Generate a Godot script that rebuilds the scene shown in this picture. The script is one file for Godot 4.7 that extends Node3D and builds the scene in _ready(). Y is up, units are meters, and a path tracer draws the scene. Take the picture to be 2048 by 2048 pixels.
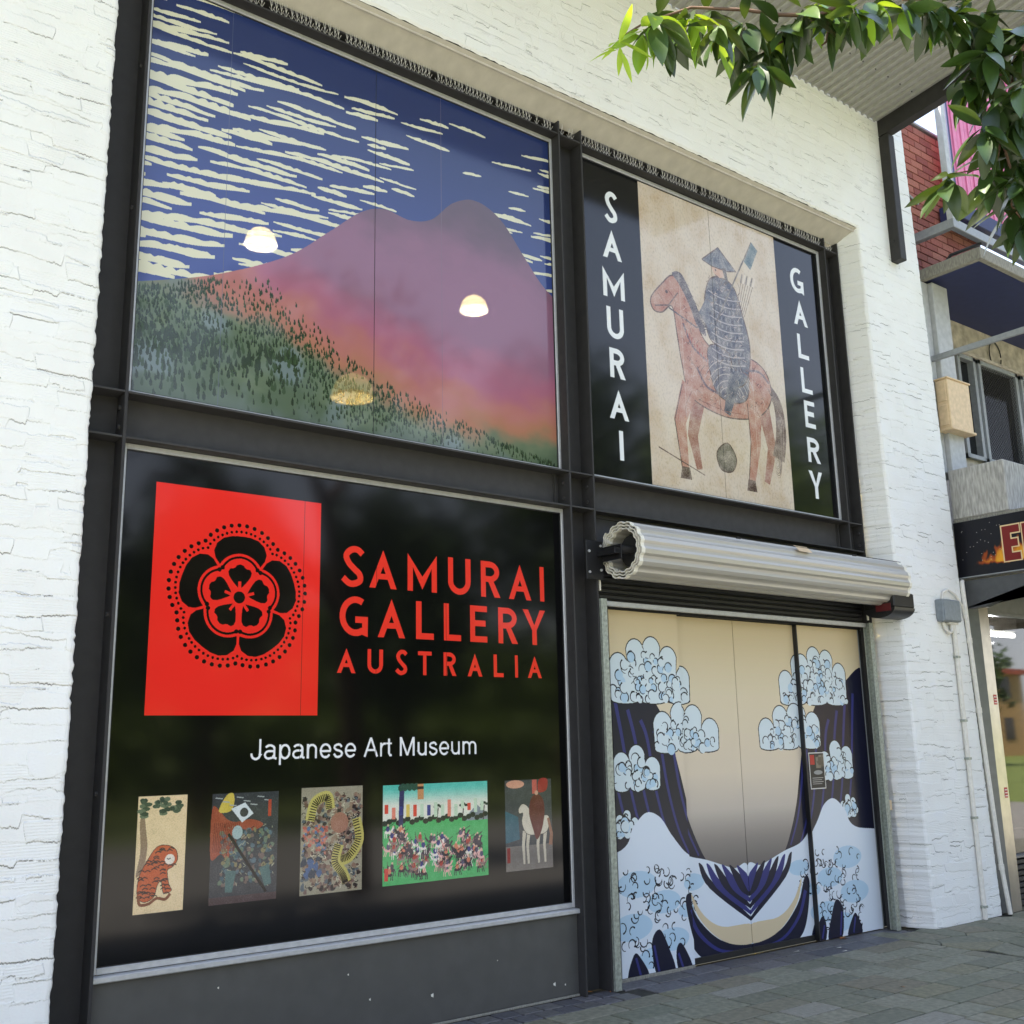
extends Node3D

# ------------------------------------------------------------------ state
var rng := RandomNumberGenerator.new()
var taken := {}
var M := {}
var noise := FastNoiseLite.new()
var fine := FastNoiseLite.new()
const UP := Vector3.UP

func _ready():
	rng.seed = 4711
	noise.seed = 5
	noise.frequency = 1.0
	noise.fractal_octaves = 4
	fine.seed = 9
	fine.frequency = 1.0
	fine.fractal_octaves = 2
	# camera
	var cam := Camera3D.new()
	cam.name = "camera"
	cam.position = Vector3(-1.737, 1.6, 5.652)
	cam.rotation_order = EULER_ORDER_YXZ
	cam.rotation = Vector3(0.21551, -0.65787, -0.020617)
	cam.fov = 51.5
	cam.near = 0.05
	cam.far = 300.0
	add_child(cam)
	cam.current = true
	# sky, air and exposure
	var sm := ProceduralSkyMaterial.new()
	sm.sky_top_color = Color(0.60, 0.67, 0.80)
	sm.sky_horizon_color = Color(0.92, 0.93, 0.93)
	sm.sky_curve = 0.16
	sm.ground_horizon_color = Color(0.55, 0.56, 0.52)
	sm.ground_bottom_color = Color(0.30, 0.30, 0.28)
	sm.sky_energy_multiplier = 0.85
	var sky := Sky.new()
	sky.sky_material = sm
	var env := Environment.new()
	env.background_mode = Environment.BG_SKY
	env.sky = sky
	env.tonemap_mode = Environment.TONE_MAPPER_LINEAR
	env.tonemap_exposure = 4.85
	env.sdfgi_enabled = true
	env.ssao_enabled = true
	env.ssil_enabled = true
	var we := WorldEnvironment.new()
	we.name = "world_environment"
	we.environment = env
	add_child(we)
	# sun: high, from behind the museum on the left, so the facade lies in open shade
	var sun := DirectionalLight3D.new()
	sun.name = "sun"
	sun.light_energy = 1.6
	sun.light_color = Color(1.0, 0.955, 0.89)
	sun.light_angular_distance = 0.5
	sun.shadow_enabled = true
	add_child(sun)
	sun.look_at_from_position(Vector3(-0.50, 0.85, -0.16) * 20.0, Vector3.ZERO)

	materials()
	ground()
	museum()
	neighbour()
	canopy()
	across_the_street()
	shutter()
	small_things()
	overhanging_tree()

# ------------------------------------------------------------------ naming
func numbered(called: String) -> String:
	var n: int = taken.get(called, 0)
	taken[called] = n + 1
	return called if n == 0 else "%s_%03d" % [called, n]

func tag(o: Node, label: String, category: String, group := "", kind := ""):
	if label: o.set_meta("label", label)
	if category: o.set_meta("category", category)
	if group: o.set_meta("group", group)
	if kind: o.set_meta("kind", kind)

func thing(called: String, label: String, category: String, at := Vector3.ZERO, group := "") -> Node3D:
	var o := Node3D.new()
	o.name = numbered(called)
	add_child(o)
	o.position = at
	tag(o, label, category, group)
	return o

func mb() -> SurfaceTool:
	var st := SurfaceTool.new()
	st.begin(Mesh.PRIMITIVE_TRIANGLES)
	st.set_smooth_group(-1)
	return st

func make(st: SurfaceTool, m: Material) -> ArrayMesh:
	st.generate_normals()
	var mesh := st.commit()
	if m: mesh.surface_set_material(0, m)
	return mesh

# commits the collected shape as ONE named mesh under parent
func part(called: String, st: SurfaceTool, m: Material, parent: Node = null) -> MeshInstance3D:
	return put(called, make(st, m), parent)

func put(called: String, mesh: Mesh, parent: Node = null) -> MeshInstance3D:
	var o := MeshInstance3D.new()
	o.mesh = mesh
	if parent == null or parent == self:
		o.name = numbered(called)
		add_child(o)
	else:
		var n: int = parent.get_meta("n_" + called, 0)
		parent.set_meta("n_" + called, n + 1)
		o.name = called if n == 0 else "%s_%03d" % [called, n]
		parent.add_child(o, true)
	return o

func group_node(called: String, parent: Node) -> Node3D:
	var o := Node3D.new()
	var n: int = parent.get_meta("n_" + called, 0)
	parent.set_meta("n_" + called, n + 1)
	o.name = called if n == 0 else "%s_%03d" % [called, n]
	parent.add_child(o, true)
	return o

# ------------------------------------------------------------------ shapes
func tri(st: SurfaceTool, a: Vector3, b: Vector3, c: Vector3, hint: Vector3):
	if (b - a).cross(c - a).dot(hint) > 0.0:
		var t := b
		b = c
		c = t
	st.add_vertex(a)
	st.add_vertex(b)
	st.add_vertex(c)

func quad(st: SurfaceTool, a: Vector3, b: Vector3, c: Vector3, d: Vector3, hint: Vector3):
	tri(st, a, b, c, hint)
	tri(st, a, c, d, hint)

func quad_uv(st: SurfaceTool, p: Array, uv: Array, hint: Vector3):
	for f in [[0, 1, 2], [0, 2, 3]]:
		var a: Vector3 = p[f[0]]
		var b: Vector3 = p[f[1]]
		var c: Vector3 = p[f[2]]
		var order: Array = f
		if (b - a).cross(c - a).dot(hint) > 0.0: order = [f[0], f[2], f[1]]
		for k in order:
			st.set_uv(uv[k])
			st.add_vertex(p[k])

func bx(st: SurfaceTool, a: Vector3, b: Vector3, c := 0.0, xf := Transform3D.IDENTITY):
	var lo := Vector3(minf(a.x, b.x), minf(a.y, b.y), minf(a.z, b.z))
	var hi := Vector3(maxf(a.x, b.x), maxf(a.y, b.y), maxf(a.z, b.z))
	var d := hi - lo
	c = minf(c, 0.45 * minf(d.x, minf(d.y, d.z)))
	var e := [lo, hi]
	for ax in 3:
		var u := (ax + 1) % 3
		var v := (ax + 2) % 3
		for s in 2:
			var n := Vector3.ZERO
			n[ax] = 1.0 if s else -1.0
			var q := []
			for k in [[0, 0], [1, 0], [1, 1], [0, 1]]:
				var p := Vector3.ZERO
				p[ax] = e[s][ax]
				p[u] = e[k[0]][u] + (c if k[0] == 0 else -c)
				p[v] = e[k[1]][v] + (c if k[1] == 0 else -c)
				q.append(xf * p)
			quad(st, q[0], q[1], q[2], q[3], xf.basis * n)
	if c <= 0.0: return
	for ax in 3:
		var u := (ax + 1) % 3
		var v := (ax + 2) % 3
		for su in 2:
			for sv in 2:
				var n := Vector3.ZERO
				n[u] = 1.0 if su else -1.0
				n[v] = 1.0 if sv else -1.0
				var q := []
				for k in [[0, 0], [1, 0], [1, 1], [0, 1]]:
					var p := Vector3.ZERO
					p[ax] = (lo[ax] + c) if k[0] == 0 else (hi[ax] - c)
					p[u] = e[su][u] - (0.0 if k[1] == 0 else n[u] * c)
					p[v] = e[sv][v] - (n[v] * c if k[1] == 0 else 0.0)
					q.append(xf * p)
				quad(st, q[0], q[1], q[2], q[3], xf.basis * n)
	for k in 8:
		var s := Vector3(k & 1, (k >> 1) & 1, (k >> 2) & 1)
		var n := s * 2.0 - Vector3.ONE
		var o := Vector3(e[int(s.x)].x, e[int(s.y)].y, e[int(s.z)].z)
		tri(st, xf * (o - Vector3(0, n.y, n.z) * c), xf * (o - Vector3(n.x, 0, n.z) * c), xf * (o - Vector3(n.x, n.y, 0) * c), xf.basis * n)

func tube(st: SurfaceTool, pts: Array, r, n := 8, smooth := true):
	st.set_smooth_group(1 if smooth else -1)
	var rings := []
	var last := Vector3.ZERO
	for i in pts.size():
		var d: Vector3
		if i == 0: d = pts[1] - pts[0]
		elif i == pts.size() - 1: d = pts[i] - pts[i - 1]
		else: d = (pts[i + 1] - pts[i]).normalized() + (pts[i] - pts[i - 1]).normalized()
		d = d.normalized()
		if last == Vector3.ZERO: last = d.cross(UP if absf(d.y) < 0.9 else Vector3.RIGHT)
		var u := (last - d * last.dot(d)).normalized()
		last = u
		var v := d.cross(u)
		var rr: float = r[i] if r is Array else r
		var ring := []
		for k in n:
			var a := TAU * k / n
			ring.append(pts[i] + (u * cos(a) + v * sin(a)) * rr)
		rings.append(ring)
	for i in pts.size() - 1:
		for k in n:
			var k2 := (k + 1) % n
			var mid: Vector3 = (rings[i][k] + rings[i][k2] + rings[i + 1][k]) / 3.0
			quad(st, rings[i][k], rings[i][k2], rings[i + 1][k2], rings[i + 1][k], mid - (pts[i] + pts[i + 1]) * 0.5)
	st.set_smooth_group(-1)
	for i in [0, pts.size() - 1]:
		var out: Vector3 = (pts[0] - pts[1]) if i == 0 else (pts[i] - pts[i - 1])
		for k in n: tri(st, pts[i], rings[i][k], rings[i][(k + 1) % n], out)

# surface of revolution about y through 'at'; profile of (radius, y)
func lathe(st: SurfaceTool, at: Vector3, prof: Array, n := 20):
	st.set_smooth_group(1)
	for i in prof.size() - 1:
		var mid := Vector3(0, (prof[i].y + prof[i + 1].y) * 0.5, 0)
		for k in n:
			var a := TAU * k / n
			var b := TAU * (k + 1) / n
			var f := func(p, t): return Vector3(p.x * cos(t), p.y, p.x * sin(t))
			var q := [f.call(prof[i], a), f.call(prof[i], b), f.call(prof[i + 1], b), f.call(prof[i + 1], a)]
			var hint: Vector3 = Vector3(cos((a + b) * 0.5), 0, sin((a + b) * 0.5)) * (prof[i + 1].y - prof[i].y)
			hint.y = -(prof[i + 1].x - prof[i].x)
			if prof[i].x < 1e-5: tri(st, at + q[0], at + q[2], at + q[3], hint)
			elif prof[i + 1].x < 1e-5: tri(st, at + q[0], at + q[1], at + q[2], hint)
			else: quad(st, at + q[0], at + q[1], at + q[2], at + q[3], hint)
	st.set_smooth_group(-1)

# skin between rows of points, faces turned towards hint
func loft(st: SurfaceTool, rows: Array, hint: Vector3, smooth := false):
	if smooth: st.set_smooth_group(1)
	for i in rows.size() - 1:
		for k in rows[i].size() - 1:
			quad(st, rows[i][k], rows[i][k + 1], rows[i + 1][k + 1], rows[i + 1][k], hint)
	st.set_smooth_group(-1)

# thin pane whose front carries the print; uv rectangle in texture space
func pane(x0: float, x1: float, y0: float, y1: float, z: float, d: float, uv: Rect2) -> SurfaceTool:
	var st := mb()
	var a := [Vector3(x0, y0, z), Vector3(x1, y0, z), Vector3(x1, y1, z), Vector3(x0, y1, z)]
	var b := [Vector3(x0, y0, z - d), Vector3(x1, y0, z - d), Vector3(x1, y1, z - d), Vector3(x0, y1, z - d)]
	var t := [Vector2(uv.position.x, uv.end.y), Vector2(uv.end.x, uv.end.y), Vector2(uv.end.x, uv.position.y), uv.position]
	quad_uv(st, a, t, Vector3.BACK)
	quad_uv(st, b, t, Vector3.FORWARD)
	for k in 4:
		var j := (k + 1) % 4
		quad_uv(st, [a[k], a[j], b[j], b[k]], [t[k], t[j], t[j], t[k]], (a[k] + a[j]) * 0.5 - (a[0] + a[2]) * 0.5)
	return st

# flat polygon (in x, z) raised into a slab with chamfered top edge
func slab(st: SurfaceTool, poly: PackedVector2Array, y0: float, y1: float, c: float):
	var n := poly.size()
	var mid := Vector2.ZERO
	for p in poly: mid += p / n
	var top := []
	var rim := []
	for p in poly:
		var q := p + (mid - p).normalized() * c * 1.4
		top.append(Vector3(q.x, y1, q.y))
		rim.append(Vector3(p.x, y1 - c, p.y))
	for k in n:
		var j := (k + 1) % n
		tri(st, Vector3(mid.x, y1, mid.y), top[k], top[j], UP)
		var out: Vector3 = (rim[k] + rim[j]) * 0.5 - Vector3(mid.x, y1 - c, mid.y)
		quad(st, top[k], top[j], rim[j], rim[k], out.normalized() + UP)
		quad(st, rim[k], rim[j], Vector3(rim[j].x, y0, rim[j].z), Vector3(rim[k].x, y0, rim[k].z), out)

# ------------------------------------------------------------------ flat print
class Canvas:
	var img: Image
	var k: float
	var x0: float
	var y1: float
	func _init(left: float, top: float, w: float, h: float, per_metre: float):
		k = per_metre
		x0 = left
		y1 = top
		img = Image.create_empty(int(round(w * k)), int(round(h * k)), false, Image.FORMAT_RGB8)
	func px(p: Vector2) -> Vector2: return Vector2((p.x - x0) * k, (y1 - p.y) * k)
	func rect(xa: float, ya: float, xb: float, yb: float, c: Color):
		var a := px(Vector2(xa, yb))
		var b := px(Vector2(xb, ya))
		img.fill_rect(Rect2i(roundi(a.x), roundi(a.y), maxi(1, roundi(b.x) - roundi(a.x)), maxi(1, roundi(b.y) - roundi(a.y))), c)
	func poly(pts: PackedVector2Array, c: Color):
		var n := pts.size()
		var q := PackedVector2Array()
		var lo := 1e9
		var hi := -1e9
		for p in pts:
			var t := px(p)
			q.append(t)
			lo = minf(lo, t.y)
			hi = maxf(hi, t.y)
		var ya := maxi(0, floori(lo))
		var yb := mini(img.get_height() - 1, ceili(hi))
		for y in range(ya, yb + 1):
			var yy := y + 0.5
			var xs := PackedFloat32Array()
			for i in n:
				var a := q[i]
				var b := q[(i + 1) % n]
				if (a.y <= yy) != (b.y <= yy): xs.append(a.x + (yy - a.y) / (b.y - a.y) * (b.x - a.x))
			xs.sort()
			for i in range(0, xs.size() - 1, 2):
				var l := maxi(0, roundi(xs[i]))
				var r := mini(img.get_width(), roundi(xs[i + 1]))
				if r > l: img.fill_rect(Rect2i(l, y, r - l, 1), c)
	func disc(p: Vector2, r: float, c: Color, ry := 0.0):
		var pts := PackedVector2Array()
		var n := 10 if r * k < 6 else 22
		for i in n: pts.append(p + Vector2(cos(TAU * i / n) * r, sin(TAU * i / n) * (ry if ry > 0.0 else r)))
		poly(pts, c)
	# stroke of constant or tapering width with square ends
	func line(pts: Array, w, c: Color):
		var l := PackedVector2Array()
		var r := PackedVector2Array()
		var n := pts.size()
		for i in n:
			var a: Vector2 = pts[maxi(0, i - 1)]
			var b: Vector2 = pts[i]
			var d: Vector2 = pts[mini(n - 1, i + 1)]
			var t1 := (b - a).normalized()
			var t2 := (d - b).normalized()
			if i == 0: t1 = t2
			if i == n - 1: t2 = t1
			var t := (t1 + t2).normalized()
			var m := Vector2(-t.y, t.x)
			var f := 1.0 / maxf(0.5, m.dot(Vector2(-t1.y, t1.x)))
			var ww: float = lerpf(w[0], w[1], float(i) / (n - 1)) if w is Array else w
			l.append(b + m * ww * 0.5 * f)
			r.append(b - m * ww * 0.5 * f)
		r.reverse()
		l.append_array(r)
		poly(l, c)
	func texture() -> ImageTexture:
		img.generate_mipmaps()
		return ImageTexture.create_from_image(img)

# smooth curve through points (closed or open)
func smooth(p: Array, closed := true, per := 6) -> PackedVector2Array:
	var out := PackedVector2Array()
	var n := p.size()
	for i in (n if closed else n - 1):
		var a: Vector2 = p[(i - 1 + n) % n] if closed or i > 0 else p[0]
		var b: Vector2 = p[i]
		var c: Vector2 = p[(i + 1) % n]
		var d: Vector2 = p[(i + 2) % n] if closed or i + 2 < n else p[n - 1]
		for s in per:
			var t := float(s) / per
			out.append(0.5 * ((2.0 * b) + (c - a) * t + (2.0 * a - 5.0 * b + 4.0 * c - d) * t * t + (3.0 * b - a - 3.0 * c + d) * t * t * t))
	if not closed: out.append(p[n - 1])
	return out

func V(list: Array) -> Array:
	var o := []
	for i in range(0, list.size(), 2): o.append(Vector2(list[i], list[i + 1]))
	return o

func shifted(p, xl: float, xr: float, yb: float, yt: float) -> PackedVector2Array:
	var o := PackedVector2Array()
	for q in p: o.append(Vector2(lerpf(xl, xr, q.x), lerpf(yb, yt, q.y)))
	return o

func arc(c: Vector2, rx: float, ry: float, a: float, b: float, n := 14) -> Array:
	var o := []
	for i in n + 1:
		var t := deg_to_rad(lerpf(a, b, float(i) / n))
		o.append(c + Vector2(cos(t) * rx, sin(t) * ry))
	return o

# band between two parallel arcs/paths given as centre line, in real metres
func letter(cv: Canvas, ch: String, xl: float, xr: float, yb: float, yt: float, w: float, c: Color):
	var W := xr - xl
	var H := yt - yb
	var o := Vector2(xl, yb)
	var h := w * 0.5
	var P := func(list: Array): # polygon from local metres
		var q := PackedVector2Array()
		for p in V(list): q.append(o + p)
		cv.poly(q, c)
	var L := func(list: Array):
		var q := []
		for p in list: q.append(o + p)
		cv.line(q, w, c)
	var t := w * 1.08
	match ch:
		"I": P.call([0, 0, W, 0, W, H, 0, H])
		"L":
			P.call([0, 0, w, 0, w, H, 0, H])
			P.call([w * 0.9, 0, W, 0, W, w, w * 0.9, w])
		"T":
			P.call([0, H - w, W, H - w, W, H, 0, H])
			P.call([W * 0.5 - h, 0, W * 0.5 + h, 0, W * 0.5 + h, H - h, W * 0.5 - h, H - h])
		"E":
			P.call([0, 0, w, 0, w, H, 0, H])
			for y in [0.0, H * 0.5 - h + 0.02 * H, H - w]: P.call([w * 0.9, y, W * (0.9 if y > 0.0 and y < H - w else 1.0), y, W * (0.9 if y > 0.0 and y < H - w else 1.0), y + w, w * 0.9, y + w])
		"A":
			var yi := H * (W * 0.5 - t) / (W * 0.5)
			P.call([0, 0, t, 0, W * 0.5, yi, W * 0.5, H])
			P.call([W, 0, W - t, 0, W * 0.5, yi, W * 0.5, H])
			var yb2 := H * 0.235
			var yt2 := yb2 + w * 0.9
			P.call([yb2 / H * W * 0.5 + t * 0.5, yb2, W - yb2 / H * W * 0.5 - t * 0.5, yb2, W - yt2 / H * W * 0.5 - t * 0.5, yt2, yt2 / H * W * 0.5 + t * 0.5, yt2])
		"M":
			P.call([0, 0, 0, H, W * 0.5, H * 0.40, W, H, W, 0, W - w, 0, W - w, H * 0.63, W * 0.5, H * 0.05, w, H * 0.63, w, 0])
		"Y":
			P.call([0, H, t * 1.1, H, W * 0.5, H * 0.56, W - t * 1.1, H, W, H, W * 0.5 + h, H * 0.42, W * 0.5 + h, 0, W * 0.5 - h, 0, W * 0.5 - h, H * 0.42])
		"U":
			var r := W * 0.5 - h
			L.call([Vector2(h, H)] + arc(Vector2(W * 0.5, W * 0.5), r, W * 0.5 - h, 180, 360, 18) + [Vector2(W - h, H)])
		"R":
			P.call([0, 0, w, 0, w, H, 0, H])
			var ry := H * 0.29 - h
			L.call([Vector2(w * 0.8, H - h), Vector2(W * 0.40, H - h)] + arc(Vector2(W * 0.45, H - h - ry), W * 0.5 - h, ry, 90, -90, 14) + [Vector2(w * 0.8, H - h - 2.0 * ry)])
			P.call([W * 0.36, H * 0.46, W * 0.36 + t * 1.05, H * 0.46, W, 0, W - t * 1.15, 0])
		"S":
			var q := smooth(V([W * 0.90, H * 0.83, W * 0.70, H * 0.935, W * 0.42, H * 0.925, W * 0.21, H * 0.78, W * 0.30, H * 0.60, W * 0.55, H * 0.44, W * 0.78, H * 0.31, W * 0.80, H * 0.15, W * 0.56, H * 0.065, W * 0.32, H * 0.075, W * 0.07, H * 0.20]), false, 6)
			L.call(Array(q))
		"G":
			L.call(arc(Vector2(W * 0.56, H * 0.5), W * 0.56 - h, H * 0.5 - h, 58, 298, 26) + [Vector2(W - h, H * 0.10), Vector2(W - h, H * 0.5)])
			P.call([W * 0.55, H * 0.5 - w, W, H * 0.5 - w, W, H * 0.5, W * 0.55, H * 0.5])

# plain grotesque lower and upper case for the museum line; s = metres per em
func grotesque(cv: Canvas, text: String, x: float, y: float, s: float, c: Color):
	var adv := {"J": 0.5, "a": 0.556, "p": 0.556, "n": 0.556, "e": 0.556, "s": 0.5, "A": 0.667, "r": 0.333, "t": 0.278, "M": 0.833, "u": 0.556, "m": 0.833, " ": 0.278}
	var w := 0.086 * s
	for ch in text:
		var o := Vector2(x, y)
		var L := func(list: Array, ww := w):
			var q := []
			for p in list: q.append(o + p * s)
			cv.line(q, ww, c)
		match ch:
			"J": L.call([Vector2(0.385, 0.718), Vector2(0.385, 0.20)] + arc(Vector2(0.22, 0.20), 0.165, 0.175, 0, -180, 12) + [Vector2(0.055, 0.23)])
			"A":
				L.call(V([0.055, 0, 0.334, 0.718]))
				L.call(V([0.612, 0, 0.334, 0.718]))
				L.call(V([0.14, 0.25, 0.53, 0.25]), w * 0.9)
			"M":
				for q in [[0.12, 0, 0.12, 0.718], [0.713, 0, 0.713, 0.718]]: L.call(V(q))
				L.call(V([0.13, 0.718, 0.416, 0.02]))
				L.call(V([0.703, 0.718, 0.416, 0.02]))
			"a":
				L.call(arc(Vector2(0.265, 0.375), 0.17, 0.12, 160, 0, 12) + V([0.435, 0.06, 0.53, 0.02]))
				L.call(V([0.435, 0.30]) + arc(Vector2(0.22, 0.16), 0.145, 0.13, 80, 270, 14) + V([0.36, 0.06, 0.435, 0.16]), w * 0.95)
			"p":
				L.call(V([0.105, -0.207, 0.105, 0.523]))
				L.call(arc(Vector2(0.30, 0.262), 0.178, 0.235, 0, 360, 24))
			"n":
				L.call(V([0.11, 0, 0.11, 0.523]))
				L.call(V([0.11, 0.33]) + arc(Vector2(0.275, 0.33), 0.163, 0.155, 150, 0, 12) + V([0.438, 0]))
			"m":
				L.call(V([0.11, 0, 0.11, 0.523]))
				for d in [0.0, 0.305]: L.call(V([0.11 + d, 0.33]) + arc(Vector2(0.262 + d, 0.335), 0.152, 0.150, 150, 0, 12) + V([0.414 + d, 0]))
			"u":
				L.call(V([0.445, 0, 0.445, 0.523]))
				L.call(V([0.112, 0.523, 0.112, 0.19]) + arc(Vector2(0.277, 0.19), 0.165, 0.155, 180, 330, 12) + V([0.445, 0.19]))
			"e":
				L.call(V([0.08, 0.255, 0.50, 0.255]), w * 0.85)
				L.call(arc(Vector2(0.278, 0.262), 0.20, 0.235, 0, 325, 26))
			"s":
				L.call(Array(smooth(V([0.40, 0.39, 0.33, 0.475, 0.23, 0.485, 0.12, 0.44, 0.10, 0.36, 0.17, 0.295, 0.31, 0.25, 0.405, 0.185, 0.39, 0.09, 0.28, 0.03, 0.16, 0.045, 0.075, 0.15]), false, 4)))
			"r":
				L.call(V([0.115, 0, 0.115, 0.523]))
				L.call(V([0.115, 0.32, 0.16, 0.43, 0.25, 0.485, 0.325, 0.475]))
			"t":
				L.call(V([0.14, 0.67, 0.14, 0.12, 0.18, 0.045, 0.265, 0.04]))
				L.call(V([0.015, 0.487, 0.262, 0.487]), w * 0.85)
		x += adv[ch] * s

# ------------------------------------------------------------------ materials
func paint(c: Color, rough := 0.6, metal := 0.0, spec := 0.5) -> StandardMaterial3D:
	var m := StandardMaterial3D.new()
	m.albedo_color = c
	m.roughness = rough
	m.metallic = metal
	m.metallic_specular = spec
	m.cull_mode = BaseMaterial3D.CULL_DISABLED
	return m

func rgb(r: float, g: float, b: float) -> Color: return Color(r / 255.0, g / 255.0, b / 255.0)

# grey speckle texture around 1.0 used to break up plain paint
func mottle(size: int, freq: float, lo: float, hi: float, seed_: int, stretch := 1.0) -> ImageTexture:
	var n := FastNoiseLite.new()
	n.seed = seed_
	n.frequency = freq
	n.fractal_octaves = 5
	var img := Image.create_empty(size, size, false, Image.FORMAT_RGB8)
	for y in size:
		for x in size:
			# wrap by blending two offsets, so that tiles meet
			var fx := float(x) / size
			var fy := float(y) / size
			var a := n.get_noise_2d(x * stretch, y)
			var b := n.get_noise_2d((x - size) * stretch, y)
			var c := n.get_noise_2d(x * stretch, y - size)
			var v := lerpf(lerpf(a, b, smoothstep(0.75, 1.0, fx)), c, smoothstep(0.75, 1.0, fy))
			var g := clampf(lerpf(lo, hi, v * 0.9 + 0.5), 0.0, 1.0)
			img.set_pixel(x, y, Color(g, g, g))
	img.generate_mipmaps()
	return ImageTexture.create_from_image(img)

func worn(base: StandardMaterial3D, tex: Texture2D, scale_: float) -> StandardMaterial3D:
	base.albedo_texture = tex
	base.uv1_triplanar = true
	base.uv1_world_triplanar = true
	base.uv1_scale = Vector3.ONE * scale_
	return base

# trowelled masonry paint: overlapping dragged patches, each with its own height and ragged rim
func render_coat() -> Array:
	var S := 1024
	var h := PackedFloat32Array()
	h.resize(S * S)
	var r := RandomNumberGenerator.new()
	r.seed = 77
	var jag := FastNoiseLite.new()
	jag.frequency = 0.035
	jag.fractal_octaves = 4
	jag.seed = 3
	for i in 1500:
		var w := int(r.randf_range(60, 300))
		var t := int(r.randf_range(7, 40))
		var px := r.randi() % S
		var py := r.randi() % S
		var course := r.randf() < 0.62
		if course: # the brick courses telegraph through the paint
			t = 26 + r.randi() % 9
			w = 70 + 85 * (r.randi() % 3) + r.randi() % 16
			py = (py / 32) * 32 + r.randi() % 4
			px = (px / 43) * 43 + r.randi() % 7
		var base := r.randf_range(0.25, 0.75)
		var slope := r.randf_range(0.05, 0.28) * (1.0 if r.randf() < 0.75 else -1.0)
		var ph := i * 37.0
		var drag := r.randf() < 0.35
		var lean := r.randf_range(-0.05, 0.05)
		for x in w:
			var e1 := jag.get_noise_2d(x * 0.42, ph) * (5.0 if course else 9.0) + fine.get_noise_2d(x * 0.23, ph) * 2.2
			var e2 := jag.get_noise_2d(x * 0.42, ph + 500.0) * (5.0 if course else 9.0) + fine.get_noise_2d(x * 0.23, ph + 70.0) * 2.2
			var end_ := minf(1.0, minf(x, w - x) / 5.0)
			var ya := int(e1 + lean * x)
			var yb := int((t + e2) * (0.3 + 0.7 * end_) + lean * x)
			for y in range(ya, yb):
				var v := base + slope * (float(y - ya) / maxf(1.0, yb - ya) - 0.5)
				if drag: v += sin(y * 1.25 + e1 * 0.2) * 0.05
				h[((py + y + S) % S) * S + (px + x) % S] = v
	# brick courses telegraph through: 12 courses and staggered joints over the tile
	for y in S:
		var row := int(y / 85.333)
		var fy := fposmod(y, 85.333)
		for x in S:
			var d := minf(fy, 85.333 - fy)
			var j := jag.get_noise_2d(x * 0.6, row * 91.0) * 9.0
			var q := absf(fy - 42.0 + j) # course joint
			var v: float = h[y * S + x]
			if q < 3.0: v -= 0.05 * (1.0 - q / 3.0) * (0.5 + jag.get_noise_2d(x * 0.8, y * 0.2))
			h[y * S + x] = v + fine.get_noise_2d(x * 0.11, y * 0.22) * 0.05 + 0.0 * d
	var im := Image.create_empty(S, S, false, Image.FORMAT_L8)
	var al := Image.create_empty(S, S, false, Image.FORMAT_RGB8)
	for y in S:
		var yu := (y + S - 2) % S
		for x in S:
			var v: float = clampf(h[y * S + x], 0.0, 1.0)
			im.set_pixel(x, y, Color(v, v, v))
			# dark lines below the steps: occlusion shade painted into the albedo
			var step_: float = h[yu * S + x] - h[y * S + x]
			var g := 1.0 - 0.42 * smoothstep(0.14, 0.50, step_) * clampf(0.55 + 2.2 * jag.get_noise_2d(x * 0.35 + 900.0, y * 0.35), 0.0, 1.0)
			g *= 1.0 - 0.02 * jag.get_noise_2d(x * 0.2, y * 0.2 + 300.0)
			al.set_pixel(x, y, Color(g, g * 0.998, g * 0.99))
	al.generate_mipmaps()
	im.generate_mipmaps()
	return [ImageTexture.create_from_image(im), ImageTexture.create_from_image(al)]

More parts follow.
